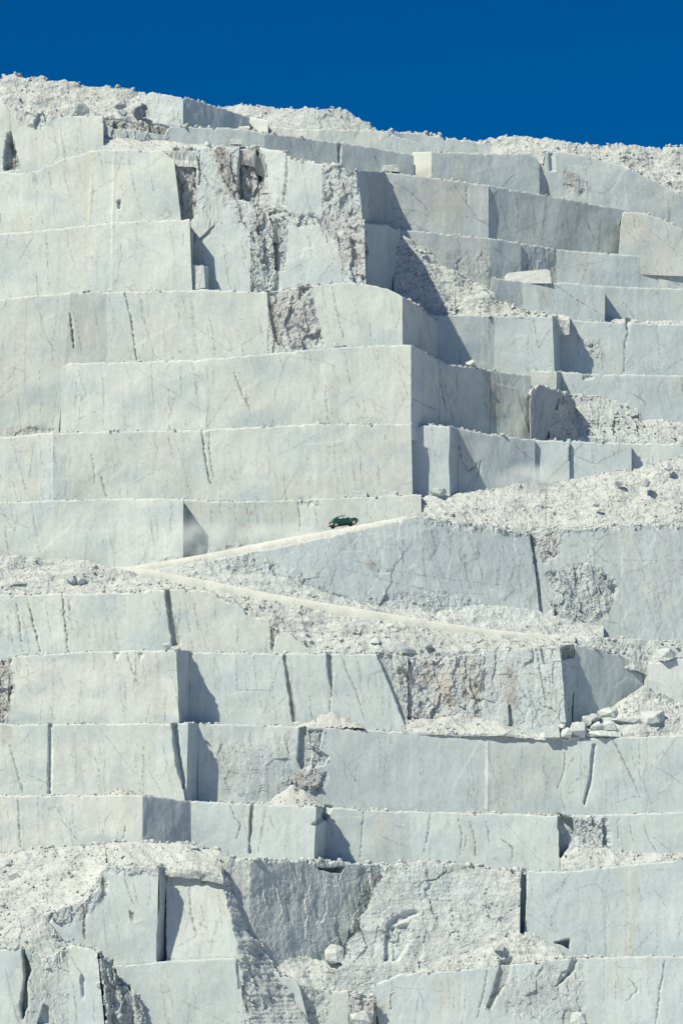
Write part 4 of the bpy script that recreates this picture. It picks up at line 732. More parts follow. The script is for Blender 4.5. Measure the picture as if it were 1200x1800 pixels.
w.panel(465, 379.6, 525, 379.8, rt=545, lt=485); w.panel(528, 382, 612, 381.8, lt=545, tone=0.98); w.panel(612, 381.6, 656, 381.2, rg=0.9, col=(0.62, 0.57, 0.53)); ledge_rubble(w, 8, 0.1, 0.42)
w = QB('tall fractured buttress at the lower left with a shadowed cleft', [(20, 1640), (60, 1612), (105, 1594), (140, 1586), (172, 1562), (183, 1523), (240, 1520), (278, 1524), (300, 1520), (345, 1522), (390, 1528), (400, 1545)], [(20, 1810), (400, 1810)], ext=100, chip=1.6)
w.panel(20, 377, 182, 376.7, tone=0.97); w.panel(182, 376.6, 279, 375.8, tone=0.98, rt=274); w.panel(279, 375.8, 293, 379.6, lt=274, rt=292, rg=0.2); w.panel(293, 379.8, 396, 379.5, batter=-3.7, tone=1.03, lt=292, rt=455, col=(0.77, 0.765, 0.72), jag=2); ledge_rubble(w, 6, 0.1, 0.42); slope_rubble(w, 0.4)
w = QB('smooth lower course of the fractured buttress', [(90, 1700), (220, 1697), (300, 1689), (418, 1684), (440, 1700), (480, 1745), (530, 1800)], [(90, 1812), (530, 1812)], ext=100, tread=5, chip=0.8)
w.panel(90, 375.2, 418, 375.4, tone=0.98, rt=432); w.panel(418, 375.5, 432, 376.5, lt=432, rt=480, rg=0.8); 
w = Wall('scree_slope', 'rubble rib running down the right side of the buttress', [(385, 1520), (398, 1535), (404, 1560), (414, 1585)], [(465, 1812), (545, 1812)], tread=3, ext=60, chip=0.4)
w.panel(386, 377.8, 416, 382.0, lt=448, rt=548, rg=0.55, db=0.6, batter=-3.2, side=1, nm='scree', jag=4); slope_rubble(w, 3.5, 0.08, 0.4)
w = Wall('scree_slope', 'broad debris slope covering the lower left corner', [(-80, 1502), (0, 1498), (60, 1493), (150, 1485), (250, 1479), (330, 1482), (385, 1496), (420, 1510), (450, 1516)], [(-80, 1640), (40, 1620), (110, 1595), (150, 1580), (185, 1523), (280, 1528), (345, 1530), (395, 1540), (450, 1535)], tread=3, chip=0.8, ext=14)
w.panel(-80, 383.3, 186, 382.9, db=1.0, batter=-5.2, side=0, nm='scree'); w.panel(186, 382.9, 400, 382.6, db=0.95, batter=-4.2, side=0, nm='scree'); slope_rubble(w, 1.6, 0.08, 0.42); ledge_rubble(w, 5, 0.1, 0.45)
w = Wall('scree_slope', 'mound of rubble in front of the buttress at far lower left', [(-80, 1660), (0, 1640), (30, 1612), (55, 1592), (80, 1612), (110, 1650), (150, 1668)], [(-80, 1700), (0, 1690), (80, 1690), (150, 1690)], ext=30, tread=3, chip=1.2)
w.panel(-80, 375.6, 150, 375.8, db=0.7, rg=0.7, batter=-2.0, side=0, nm='scree'); slope_rubble(w, 1.5, 0.08, 0.42)
w = QB('jagged outcrop with a ragged dark flank in the bottom left corner', [(-80, 1672), (0, 1668), (40, 1668), (75, 1684), (105, 1672), (128, 1660), (155, 1665), (175, 1676), (192, 1695), (208, 1730), (235, 1738), (246, 1762), (262, 1800)], [(-80, 1812), (300, 1812)], ext=120, chip=1.8)
w.panel(-80, 372.4, 45, 372.2, tone=0.97); w.panel(45, 372.6, 122, 372.8, rg=0.35); w.panel(122, 372.2, 172, 371.8, rg=0.1, rt=185); w.panel(172, 371.9, 246, 374.6, lt=185, rg=1.0, rt=262); ledge_rubble(w, 7, 0.1, 0.42); slope_rubble(w, 0.4)

# --- ground
gv, gf = [], []
n = 41; gx = np.linspace(-1, 1, n); gx = np.sign(gx) * (np.abs(gx) ** 2.2) * 6000; gy = gx.copy() + 300
GX, GY = np.meshgrid(gx, gy); GZ = 0.8 * perlin(GX / 60, GY / 60) * np.clip((np.hypot(GX, GY) - 15) / 60, 0, 1)
V = np.stack([GX, GY, GZ], -1).reshape(-1, 3)
g = mesh_obj('ground', V, [grid_faces(n, n, 0, flip=True)], np.ones((n * n, 3)) * np.array([0.56, 0.57, 0.56]), M_RUB)
tag(g, 'pale gravel quarry floor', kind='structure')
# the mountain body behind the benches, so that the quarry stands on something
bv = []
prof = [(388, -1), (402, 30), (440, 72), (470, 110), (520, 118), (700, 90), (1000, 20), (1200, -2)]
for xx in np.linspace(-420, 420, 25):
    f = max(0.0, 1 - (abs(xx) / 430) ** 2.2)
    for yy, zz in prof:
        bv.append((xx, yy + abs(xx) * 0.15 + (12 if abs(xx) < 60 else 0), zz * f - 1))
bf = grid_faces(25, len(prof), 0, flip=False)
mo = mesh_obj('hill', np.array(bv), [bf], np.ones((len(bv), 3)) * np.array([0.40, 0.41, 0.41]), M_RUB)
tag(mo, 'body of the marble mountain behind the benches', kind='structure')


# ------------------------------------------------------------------ plain materials
def mat(name, col, rough=0.6, metal=0.0, spec=0.5, coat=0.0, noise=0.0):
    m = bpy.data.materials.new(name); m.use_nodes = True; b = m.node_tree.nodes['Principled BSDF']
    b.inputs['Base Color'].default_value = (*col, 1); b.inputs['Roughness'].default_value = rough; b.inputs['Metallic'].default_value = metal
    b.inputs['Specular IOR Level'].default_value = spec; b.inputs['Coat Weight'].default_value = coat
    if noise:
        n = m.node_tree; t = n.nodes.new('ShaderNodeTexNoise'); t.inputs['Scale'].default_value = 3.0; t.inputs['Detail'].default_value = 5
        mx = n.nodes.new('ShaderNodeMix'); mx.data_type = 'RGBA'; mx.inputs['A'].default_value = (*col, 1); mx.inputs['B'].default_value = (*[c + noise * (0.6 - c) for c in col], 1)
        n.links.new(t.outputs['Fac'], mx.inputs['Factor']); n.links.new(mx.outputs['Result'], b.inputs['Base Color'])
    return m

# ------------------------------------------------------------------ roads
def road(label, edge, prof, col, bury=None):
    e = np.array(edge, float); t = np.linspace(0, 1, int((e[-1, 0] - e[0, 0]) / 3))
    xs = e[0, 0] + (e[-1, 0] - e[0, 0]) * t
    ys = np.interp(xs, e[:, 0], e[:, 1]); Ys = np.interp(xs, e[:, 0], e[:, 2])
    k = np.ones(9) / 9; pad = lambda a: np.convolve(np.pad(a, 4, mode='edge'), k, 'valid')
    ys, Ys = pad(ys), pad(Ys)
    if bury: Ys = Ys + 7 * np.clip((xs - bury) / 60, 0, 1) ** 1.5
    X = (xs - 600) * K * Ys; Z = ZC + (HY - ys) * K * Ys
    rows = []
    fade = np.clip(((745 if bury else xs[-1]) - xs) / 130.0, 0.02, 1) * (0.8 + 0.35 * perlin(X / 3.0, X * 0 + 2.0) + 0.2 * perlin(X / 0.8, X * 0 + 5.0))
    for dy, dz in prof:
        if -1.5 < dz < -0.1: dz = dz * fade
        wob = 0.10 * perlin(X / 2.5, X * 0 + dy * 3) * (0.4 + abs(dz))
        rows.append(np.stack([X, Ys + dy + wob, Z + dz + 0.05 * perlin(X / 1.2, X * 0 + dy * 2 + 9)], -1))
    R = np.array(rows); nr, nc = R.shape[:2]
    C = np.ones((nr, nc, 3)) * np.array(col) * ALB * (1 + 0.05 * perlin(R[..., 0] / 3, R[..., 1] * 2.0))[..., None]
    o = mesh_obj('road', R.reshape(-1, 3), [grid_faces(nr, nc, 0)], C.reshape(-1, 3), M_RUB)
    return tag(o, label, kind='structure')
PR = [(6.5, 0.1), (4.5, 0.12), (3.2, 0.05), (2.4, 0.08), (1.6, 0.02), (0.8, 0.0), (0.25, 0.0), (0.0, -0.06), (-0.25, -0.28), (-0.45, -0.62), (-0.6, -1.1), (-0.65, -3.0)]
UP = [(190, 997, 402.6), (225, 996.5, 402.8), (262, 990, 403.2), (330, 979, 404.2), (440, 957, 404.8), (540, 938, 405.2), (600, 928, 405.5), (640, 920.5, 405.7), (680, 913, 405.9), (735, 903, 406.4), (765, 898, 407.6), (800, 893, 411)]
road('white dust road climbing to the right under the green car', UP, PR, (0.84, 0.80, 0.71), 715)
LP = [(205, 995, 401.5), (262, 1000, 401.1), (330, 1013, 401.0), (480, 1043, 400.8), (620, 1067, 400.8), (760, 1091, 401.6), (850, 1104, 402.4), (935, 1113, 403.2), (985, 1117, 403.8)]
road('white dust road descending to the right from the hairpin', LP, [(3.6, 0.1), (2.2, 0.1), (1.2, 0.02), (0.3, 0.0), (0.0, -0.06), (-0.2, -0.25), (-0.35, -0.55), (-0.45, -1.2), (-0.5, -3.0)], (0.86, 0.82, 0.73))

# ------------------------------------------------------------------ single blocks and boulders
def hull_obj(name, pts, col, smooth=False):
    bm = bmesh.new()
    for p in pts: bm.verts.new(p)
    r = bmesh.ops.convex_hull(bm, input=bm.verts)
    bmesh.ops.delete(bm, geom=list({g for g in r['geom_interior'] + r['geom_unused'] if isinstance(g, bmesh.types.BMVert)}), context='VERTS')
    bmesh.ops.dissolve_limit(bm, angle_limit=math.radians(4), verts=bm.verts, edges=bm.edges)
    bmesh.ops.triangulate(bm, faces=bm.faces)
    for it in range(3):
        bmesh.ops.subdivide_edges(bm, edges=[e for e in bm.edges if e.calc_length() > 0.45], cuts=1)
        bmesh.ops.triangulate(bm, faces=bm.faces)
    bm.normal_update()
    for v in bm.verts:
        q = v.co * 1.3; v.co += v.normal * (0.07 * float(perlin(np.array([q.x + q.y * 0.7 + v.index * 0.0]), np.array([q.z - q.y * 0.6]))[0]) - 0.03 + 0.05 * random.random())
    me = bpy.data.meshes.new(name); bm.to_mesh(me); bm.free()
    ca = me.color_attributes.new('Col', 'FLOAT_COLOR', 'POINT')
    co = np.array([v.co[:] for v in me.vertices]); nz = perlin(co[:, 0] * 0.9 + co[:, 1], co[:, 2] * 0.9)
    cc = np.ones((len(co), 4), np.float32); cc[:, :3] = np.array(col) * 1.05 * ALB * (1 + 0.08 * nz)[:, None]
    ca.data.foreach_set('color', cc.ravel()); me.materials.append(M_ROCK)
    o = bpy.data.objects.new(name, me); COL.objects.link(o); return o
def boulder(label, x0, y0, x1, y1, Y, dep=None, kind='boulder', col=(0.70, 0.69, 0.665), seed=0, cut=False):
    """rock filling the photo box (x0,y0)-(x1,y1) at distance Y"""
    r = np.random.default_rng(seed + int(x0 * 7 + y0 * 3))
    w = (x1 - x0) * K * Y; h = (y1 - y0) * K * Y; d = dep or (w + h) * 0.45
    c = np.array(PT((x0 + x1) / 2, (y0 + y1) / 2, Y + d / 2)); pts = []
    if cut:
        for a in (-1, 1):
            for b in (-1, 1):
                for e in (-1, 1):
                    j = r.normal(0, 0.07, 3); pts.append((a * w / 2 * (1 + j[0]), b * d / 2 * (1 + j[1]), e * h / 2 * (1 + j[2])))
    else:
        for i in range(16):
            v = r.normal(size=3); v /= np.abs(v).max() ** 0.55 * np.linalg.norm(v) ** 0.45
            pts.append((v[0] * w / 2, v[1] * d / 2, v[2] * h / 2))
        pts = np.array(pts); mn, mx = pts.min(0), pts.max(0); pts = (pts - (mn + mx) / 2) / (mx - mn) * np.array([w, d, h])
    o = hull_obj('marble_block' if kind == 'block' else 'boulder', [tuple(p) for p in pts], col)
    o.location = c
    return tag(o, label, 'block' if kind == 'block' else 'boulder', 'loose cut blocks' if kind == 'block' else 'loose boulders')
CB = (0.72, 0.71, 0.68)
pts = []
for x, y in [(886, 498), (887, 483), (894, 478), (950, 478), (960, 471), (966, 474), (969, 498)]:
    for k, f in ((0.0, 0.0), (0.4, 0.6), (2.4, 0.8)):
        p = PT(x, y + f * (2.0 if y < 490 else 0), 449.2); pts.append((p[0] * (1 + 0.002 * f), p[1] + (0.5 if y < 485 else 0.0) + k, p[2]))
tag(hull_obj('marble_block', pts, CB), 'long low loose block lying on the bench at right, under the stained wall', 'block', 'loose cut blocks')
boulder('small white block on the rim of the long stained wall, below the skyline', 672, 293, 700, 304, 449.5, 2.0, 'block', CB, cut=True)
boulder('left one of two small cut blocks standing on the ledge above the car', 620, 864, 645, 878, 409.4, 1.2, 'block', CB, cut=True)
boulder('right one of two small cut blocks standing on the ledge above the car', 664, 862, 695, 878, 409.5, 1.2, 'block', CB, cut=True)
boulder('small rock beside the corner where the dust ramp meets the bench', 752, 858, 785, 872, 411.2, 1.2, 'block', CB)
boulder('tilted pale block at the foot of the shaded pit', 570, 1660, 604, 1694, 383.2, 2.4, 'block', CB)
boulder('flat white slab on the ledge at upper left, under the crest', 125, 184, 158, 202, 424.5, 2.0, 'block', CB)
boulder('small pale block on the sandy ledge of the upper middle', 405, 246, 424, 255, 418.5, 1.0, 'block', CB, cut=True)
boulder('low pale stone on the rim of the grey step at upper middle', 418, 221, 440, 231, 442.0, 1.0, 'block', CB)
boulder('stub of cut rock beside the small shaded notch at upper left', 344, 470, 360, 508, 414.5, 1.2, 'block', CB, cut=True)
boulder('white stone on the sharp corner ledge above the shaded wall', 818, 632, 836, 643, 424.0, 1.0, 'block', (0.74, 0.72, 0.68))
boulder('white stone wedged at the end of the ledge left of the tall corner', 585, 602, 608, 612, 411.9, 1.0, 'block', (0.74, 0.72, 0.68))
# cluster below the blue recess
CL = [('leftmost flat-faced block of the heap below the blue recess', 956, 1275, 981, 1298), ('pale block leaning behind the leftmost one of the heap below the blue recess', 972, 1271, 997, 1289), ('second block from the left at the front of the heap below the blue recess', 980, 1278, 1006, 1298), ('tall pointed block at the front of the heap below the blue recess', 999, 1269, 1033, 1298), ('small boulder on top of the pointed block of the heap', 1021, 1258, 1038, 1277), ('boulder in the middle of the heap below the blue recess', 1034, 1254, 1056, 1270), ('big boulder crowning the heap below the blue recess', 1049, 1243, 1085, 1265), ('lower boulder under the crowning one of the heap', 1036, 1268, 1060, 1286), ('rounded boulder right of the middle of the heap', 1057, 1267, 1086, 1286), ('long flat slab lying right of the heap below the blue recess', 1072, 1259, 1126, 1275), ('large cut block at the right end of the heap below the blue recess', 1124, 1249, 1168, 1276), ('flat sill of rock at the foot of the heap below the blue recess', 1027, 1284, 1094, 1297)]
for i, (lb, a, b, c, d) in enumerate(CL):
    boulder(lb, a, b, c, d, 393.6 + 0.35 * (1290 - d) / 4, None, 'boulder', (0.74, 0.73, 0.70), seed=i, cut=i in (0,))
boulder('dark flat boulder on the scree at far left below the road', 20, 1016, 50, 1034, 398.6, 1.8, 'boulder', (0.45, 0.45, 0.46))
boulder('grey boulder on the scree left of the hairpin', 117, 1012, 134, 1026, 398.4, None, 'boulder', (0.55, 0.55, 0.55))
boulder('pale boulder right beside the grey one on the scree left of the hairpin', 136, 1014, 152, 1027, 398.3, None, 'boulder', (0.72, 0.71, 0.68))
boulder('smooth rounded slab half buried in the scree above the rusty cliff', 675, 1120, 731, 1152, 396.6, 1.5, 'boulder', (0.68, 0.69, 0.67))
boulder('dark boulder on the crest at upper left, beside the smooth block', 234, 184, 254, 208, 444.0, 1.8, 'boulder', (0.42, 0.42, 0.44))
for i, (a, b, c, d, lb) in enumerate([(200, 176, 222, 192, 'upper boulder of the small group on the crest at upper left'), (208, 192, 224, 204, 'middle boulder of the small group on the crest at upper left'), (205, 202, 218, 213, 'white lower left boulder of the small group on the crest'), (217, 204, 231, 215, 'grey lower right boulder of the small group on the crest')]):
    boulder(lb, a, b, c, d, 441.4, None, 'boulder', [(0.6, 0.6, 0.6), (0.55, 0.55, 0.56), (0.76, 0.74, 0.7), (0.6, 0.6, 0.6)][i], seed=i)
for a, b, c, d, Y, lb in [(1126, 840, 1142, 856, 413.4, 'grey boulder high on the right embankment'), (1165, 815, 1182, 828, 415.6, 'boulder near the top of the embankment at the right edge'), (1080, 843, 1094, 855, 414.0, 'boulder in the middle of the right embankment near its top'), (1040, 884, 1052, 892, 411.6, 'single dark stone low on the right embankment'), (615, 1776, 656, 1806, 379.6, 'rounded boulder at the bottom edge near the centre'), (1000, 1778, 1030, 1806, 380.6, 'brown stained boulder at the bottom edge right of centre'), (15, 1535, 36, 1548, 381.0, 'left boulder on the debris slope at lower left'), (38, 1552, 58, 1570, 380.6, 'right boulder on the debris slope at lower left'), (8, 1508, 22, 1522, 382.0, 'boulder near the top of the debris slope at far lower left'), (865, 1655, 885, 1672, 382.9, 'angular stone on the rubble floor right of the rough outcrop'), (650, 1120, 668, 1134, 397.0, 'boulder beside the half buried slab above the rusty cliff'), (745, 1128, 760, 1140, 397.2, 'grey stone right of the half buried slab above the rusty cliff'), (284, 1130, 300, 1144, 391.4, 'left stone on the ledge above the shadowed corner at lower left'), (322, 1135, 338, 1148, 396.9, 'right stone on the ledge above the shadowed corner at lower left'), (1150, 1140, 1190, 1158, 400.6, 'pile of pale stone on the rim at the right edge above the heap')]:
    boulder(lb, a, b, c, d, Y, None, 'boulder', (0.60, 0.60, 0.59) if 'grey' in lb or 'dark' in lb else (0.72, 0.71, 0.68))
# ------------------------------------------------------------------ rubble heaps
def heap(label, xc, ytop, ybase, half, Y, depth, n=220, skew=0.0):
    bx, by, bz = PT(xc, ybase, Y); h = (ybase - ytop) * K * Y; rx = half * K * Y
    nu, nv = 40, 24
    U, Vv = np.meshgrid(np.linspace(-1, 1, nu), np.linspace(-1, 1, nv))
    r = np.hypot(U, Vv); ht = h * np.clip(1 - r, 0, 1) ** 0.9 - 0.5 * np.clip(r - 1, 0, 1)
    X = U * rx; Yv = Vv * depth; ht = ht * (1 + 0.35 * perlin(X / 1.6 + xc, Yv / 1.6)) + 0.22 * facet(X / 0.5 + xc, Yv / 0.5)[0] + 0.08 * facet(X / 0.22, Yv / 0.22)[0]
    o = mesh_obj('rubble_heap', np.stack([X, Yv, ht], -1).reshape(-1, 3), [grid_faces(nv, nu, 0, flip=True)], np.ones((nu * nv, 3)) * np.array([0.70, 0.67, 0.62]) * ALB, M_RUB, smooth=False)
    o.location = (bx, by, bz)
    q = RNG.uniform(-1, 1, (n * 2, 2)); q = q[np.hypot(q[:, 0], q[:, 1]) < 1][:n]
    p = np.stack([q[:, 0] * rx, q[:, 1] * depth, h * (1 - np.hypot(q[:, 0], q[:, 1])) ** 0.9], 1)
    rocks_mesh('stone', p, 0.04 + 0.16 * RNG.random(len(p)) ** 2.5, o, (0.70, 0.67, 0.62))
    return tag(o, label, 'rubble heap', 'heaps of rubble on the ledges')
heap('cone of white rubble under the dark hollow near the lower middle', 517, 1379, 1418, 52, 391.3, 1.9)
heap('low heap of white rubble on the ledge at lower left', 214, 1384, 1400, 34, 386.6, 1.9, 120)
heap('thin pale fan of dust at the foot of the wall left of the rusty cliff', 580, 1252, 1280, 62, 394.6, 1.0, 40)

# ------------------------------------------------------------------ the car
def loft(st, n=20, p=2.6):
    V = []
    for x, zb, zt, hw in st:
        zc, hz = (zb + zt) / 2, (zt - zb) / 2
        for k in range(n):
            a = 2 * math.pi * k / n; c, s = math.cos(a), math.sin(a)
            V.append((x, hw * math.copysign(abs(c) ** (2 / p), c), zc + hz * math.copysign(abs(s) ** (2 / p), s)))
    F = [(i * n + k, i * n + (k + 1) % n, (i + 1) * n + (k + 1) % n, (i + 1) * n + k) for i in range(len(st) - 1) for k in range(n)]
    V.append((st[0][0], 0, (st[0][1] + st[0][2]) / 2)); V.append((st[-1][0], 0, (st[-1][1] + st[-1][2]) / 2))
    a, b = len(V) - 2, len(V) - 1; m = (len(st) - 1) * n
    F += [(a, (k + 1) % n, k) for k in range(n)] + [(b, m + k, m + (k + 1) % n) for k in range(n)]
    return V, F
def resample(st, m=26):
    s = np.array(st, float); xs = np.linspace(s[0, 0], s[-1, 0], m)
    out = np.stack([xs] + [np.interp(xs, s[:, 0], s[:, i]) for i in (1, 2, 3)], 1)
    for i in (1, 2, 3):
        a = out[:, i].copy(); a[1:-1] = 0.25 * out[:-2, i] + 0.5 * out[1:-1, i] + 0.25 * out[2:, i]; out[:, i] = a
    return [tuple(r) for r in out]
def pm(name, V, F, m, parent, smooth=True):
    me = bpy.data.meshes.new(name); me.from_pydata([tuple(v) for v in V], [], [tuple(f) for f in F]); me.update()
    if smooth: me.polygons.foreach_set('use_smooth', [True] * len(me.polygons))
    me.materials.append(m); o = bpy.data.objects.new(name, me); COL.objects.link(o); o.parent = parent; return o
def ellipsoid(c, r, nu=14, nv=9):
    V, F = [], []
    for i in range(nv + 1):
        t = math.pi * i / nv
        for k in range(nu):
            a = 2 * math.pi * k / nu; V.append((c[0] + r[0] * math.sin(t) * math.cos(a), c[1] + r[1] * math.sin(t) * math.sin(a), c[2] + r[2] * math.cos(t)))
    F = [(i * nu + k, (i + 1) * nu + k, (i + 1) * nu + (k + 1) % nu, i * nu + (k + 1) % nu) for i in range(nv) for k in range(nu)]
    return V, F
def lathe_y(prof, c, n=20):
    V = [(c[0] + r * math.cos(2 * math.pi * k / n), c[1] + y, c[2] + r * math.sin(2 * math.pi * k / n)) for y, r in prof for k in range(n)]
    F = [(i * n + k, i * n + (k + 1) % n, (i + 1) * n + (k + 1) % n, (i + 1) * n + k) for i in range(len(prof) - 1) for k in range(n)]
    return V, F
def tube(pts, r, n=8):
    P = [Vector(p) for p in pts]; V = []
    for i, p in enumerate(P):
        d = (P[min(i + 1, len(P) - 1)] - P[max(i - 1, 0)]).normalized(); u = d.cross(Vector((0, 0, 1))).normalized(); w = u.cross(d)
        for k in range(n):
            a = 2 * math.pi * k / n; V.append(tuple(p + u * (r * math.cos(a)) + w * (r * math.sin(a))))
    return V, [(i * n + k, i * n + (k + 1) % n, (i + 1) * n + (k + 1) % n, (i + 1) * n + k) for i in range(len(P) - 1) for k in range(n)]

PAINT = mat('green_car_paint', (0.005, 0.066, 0.052), 0.28, 0, 0.5, 0.5, noise=0.015); GLASS = mat('car_glass', (0.85, 0.9, 0.9), 0.02, 0, 0.9); GLASS.node_tree.nodes['Principled BSDF'].inputs['Alpha'].default_value = 0.25; CHROME = mat('chrome', (0.75, 0.75, 0.75), 0.18, 1.0)
TYRE = mat('tyre_rubber', (0.03, 0.03, 0.03), 0.9); RIM = mat('wheel_rim', (0.42, 0.44, 0.43), 0.4, 0.3); LAMP = mat('lamp_glass', (0.8, 0.8, 0.78), 0.1, 0, 0.8); TAIL = mat('tail_lamp_glass', (0.35, 0.02, 0.02), 0.2); BLACK = mat('dark_trim', (0.02, 0.02, 0.02), 0.7)
car = empty('car'); tag(car, 'dark green rounded vintage saloon car driving uphill on the dust road', 'car')
body_st = resample([(-2.12, 0.52, 0.70, 0.42), (-2.0, 0.42, 0.86, 0.62), (-1.6, 0.34, 1.00, 0.72), (-1.0, 0.28, 1.05, 0.77), (0.0, 0.26, 1.04, 0.79), (0.7, 0.26, 1.05, 0.76), (1.2, 0.28, 1.04, 0.62), (1.7, 0.33, 0.99, 0.50), (1.98, 0.42, 0.88, 0.40), (2.08, 0.5, 0.74, 0.28)])
body = pm('body', *loft(body_st), PAINT, car)
cab_raw = [(-1.85, 0.85, 0.93, 0.40), (-1.5, 0.85, 1.16, 0.55), (-1.05, 0.85, 1.40, 0.62), (-0.55, 0.85, 1.52, 0.65), (0.0, 0.85, 1.55, 0.66), (0.35, 0.85, 1.50, 0.65), (0.62, 0.85, 1.30, 0.63), (0.85, 0.85, 1.08, 0.60), (0.95, 0.85, 0.95, 0.56)]
cab_st = resample(cab_raw, 30)
rv, rf = loft(cab_st, 48, 2.9)
def is_open(f):
    x = sum(rv[i][0] for i in f) / len(f); y = abs(sum(rv[i][1] for i in f) / len(f)); z = sum(rv[i][2] for i in f) / len(f)
    if z > 1.07 and y > 0.44 and (-0.80 < x < -0.17 or -0.10 < x < 0.52) and z < 1.44: return True
    return (x > 0.50 and z > 1.08 and y < 0.52 and x < 0.84) or (-1.5 < x < -1.14 and y < 0.40 and z > 1.1)
pm('roof', rv, [f for f in rf if not is_open(f)], PAINT, car)
def cab_pt(x, a, off=0.012, p=2.9):
    s = np.array(cab_st); zb, zt, hw = [np.interp(x, s[:, 0], s[:, i]) for i in (1, 2, 3)]
    c, t = math.cos(a), math.sin(a); zc, hz = (zb + zt) / 2, (zt - zb) / 2
    return (x, (hw + off) * math.copysign(abs(c) ** (2 / p), c), zc + (hz + off) * math.copysign(abs(t) ** (2 / p), t))
def window(x0, x1, z0, z1a, z1b, side):
    V = []; n = 6
    for j in range(n + 1):
        for i in range(n + 1):
            x = x0 + (x1 - x0) * i / n; top = z1a + (z1b - z1a) * i / n; z = z0 + (top - z0) * j / n
            s = np.array(cab_st); zb, zt, hw = [np.interp(x, s[:, 0], s[:, k]) for k in (1, 2, 3)]
            zc, hz = (zb + zt) / 2, (zt - zb) / 2; t = min(0.97, max(0.0, (z - zc) / hz)) if z > zc else 0
            y = hw * (1 - t ** 2.9) ** (1 / 2.9) + 0.012
            V.append((x, side * y, z))
    F = [(j * (n + 1) + i, j * (n + 1) + i + 1, (j + 1) * (n + 1) + i + 1, (j + 1) * (n + 1) + i) for j in range(n) for i in range(n)]
    return pm('side_window', V, F, GLASS, car)
for sd in (-1, 1):
    window(-0.10, 0.52, 1.07, 1.42, 1.28, sd); window(-0.80, -0.17, 1.07, 1.36, 1.43, sd)
    for x, w_ in ((0.20, 'door'), (-0.48, 'door')):
        dr = pm('door', [(x - 0.32, sd * 0.800, 0.36), (x + 0.32, sd * 0.800, 0.36), (x + 0.32, sd * 0.795, 0.96), (x - 0.32, sd * 0.795, 0.96), (x - 0.32, sd * 0.74, 0.36), (x + 0.32, sd * 0.74, 0.36), (x + 0.32, sd * 0.72, 0.96), (x - 0.32, sd * 0.72, 0.96)], [(0, 1, 2, 3), (4, 5, 6, 7), (0, 1, 5, 4), (1, 2, 6, 5), (2, 3, 7, 6), (3, 0, 4, 7)], PAINT, car, False)
        pm('handle', *tube([(x - 0.27, sd * 0.82, 0.90), (x - 0.20, sd * 0.83, 0.90), (x - 0.12, sd * 0.82, 0.90)], 0.018), CHROME, dr)
    pm('front_fender', *ellipsoid((1.32, sd * 0.62, 0.66), (0.68, 0.20, 0.34)), PAINT, car)
    pm('rear_fender', *ellipsoid((-1.30, sd * 0.70, 0.62), (0.60, 0.13, 0.34)), PAINT, car)
    hl = pm('headlight', *ellipsoid((1.90, sd * 0.60, 0.80), (0.10, 0.11, 0.11)), LAMP, car); pm('bezel', *tube([(1.9 + 0 * k, sd * 0.60 + 0.125 * math.cos(k * math.pi / 6), 0.80 + 0.125 * math.sin(k * math.pi / 6)) for k in range(13)], 0.02), CHROME, hl)
    pm('tail_light', *ellipsoid((-1.90, sd * 0.66, 0.74), (0.06, 0.05, 0.08)), TAIL, car)
    for x in (-1.30, 1.30):
        c = (x, sd * 0.70, 0.33); wh = pm('wheel', *lathe_y([(-0.07, 0.30), (-0.07, 0.05), (0.07, 0.05), (0.07, 0.30)], c), BLACK, car)
        pm('tyre', *lathe_y([(-0.09, 0.22), (-0.10, 0.29), (-0.07, 0.33), (0.07, 0.33), (0.10, 0.29), (0.09, 0.22)], c), TYRE, wh)
        pm('rim', *lathe_y([(sd * 0.085, 0.225), (sd * 0.10, 0.20), (sd * 0.075, 0.15), (sd * 0.08, 0.11), (sd * 0.125, 0.09), (sd * 0.145, 0.0)], c), RIM, wh)
ww = []
for j in range(7):
    for i in range(9): ww.append(cab_pt(-1.52 + 0.40 * j / 6, math.radians(52 + 76 * i / 8)))
pm('rear_window', ww, [(j * 9 + i, j * 9 + i + 1, (j + 1) * 9 + i + 1, (j + 1) * 9 + i) for j in range(6) for i in range(8)], GLASS, car)
ww = []
for j in range(7):
    for i in range(9): ww.append(cab_pt(0.47 + 0.34 * j / 6, math.radians(48 + 84 * i / 8)))
pm('windscreen', ww, [(j * 9 + i, j * 9 + i + 1, (j + 1) * 9 + i + 1, (j + 1) * 9 + i) for j in range(6) for i in range(8)], GLASS, car)
rb = pm('rear_bumper', *tube([(-1.85, -0.84, 0.45), (-2.12, -0.72, 0.45), (-2.22, -0.3, 0.46), (-2.22, 0.3, 0.46), (-2.12, 0.72, 0.45), (-1.85, 0.84, 0.45)], 0.055), CHROME, car)
pm('front_bumper', *tube([(1.85, -0.80, 0.43), (2.10, -0.7, 0.43), (2.20, -0.3, 0.44), (2.20, 0.3, 0.44), (2.10, 0.7, 0.43), (1.85, 0.80, 0.43)], 0.055), CHROME, car)
pm('grille', *ellipsoid((2.02, 0, 0.68), (0.08, 0.24, 0.2)), CHROME, car)
pm('number_plate', [(-2.16, -0.2, 0.56), (-2.16, 0.2, 0.56), (-2.12, 0.2, 0.68), (-2.12, -0.2, 0.68)], [(0, 1, 2, 3)], LAMP, car, False)
pm('sill', *tube([(-0.9, -0.74, 0.27), (0.9, -0.74, 0.27)], 0.05), BLACK, car); pm('sill', *tube([(-0.9, 0.74, 0.27), (0.9, 0.74, 0.27)], 0.05), BLACK, car)
pm('underbody', *loft([(-1.9, 0.22, 0.5, 0.5), (-1.0, 0.18, 0.5, 0.62), (1.0, 0.18, 0.5, 0.62), (1.9, 0.25, 0.5, 0.4)], 12, 4), BLACK, car)
cx, cy, cz = PT(604, 926.3, 406.9)
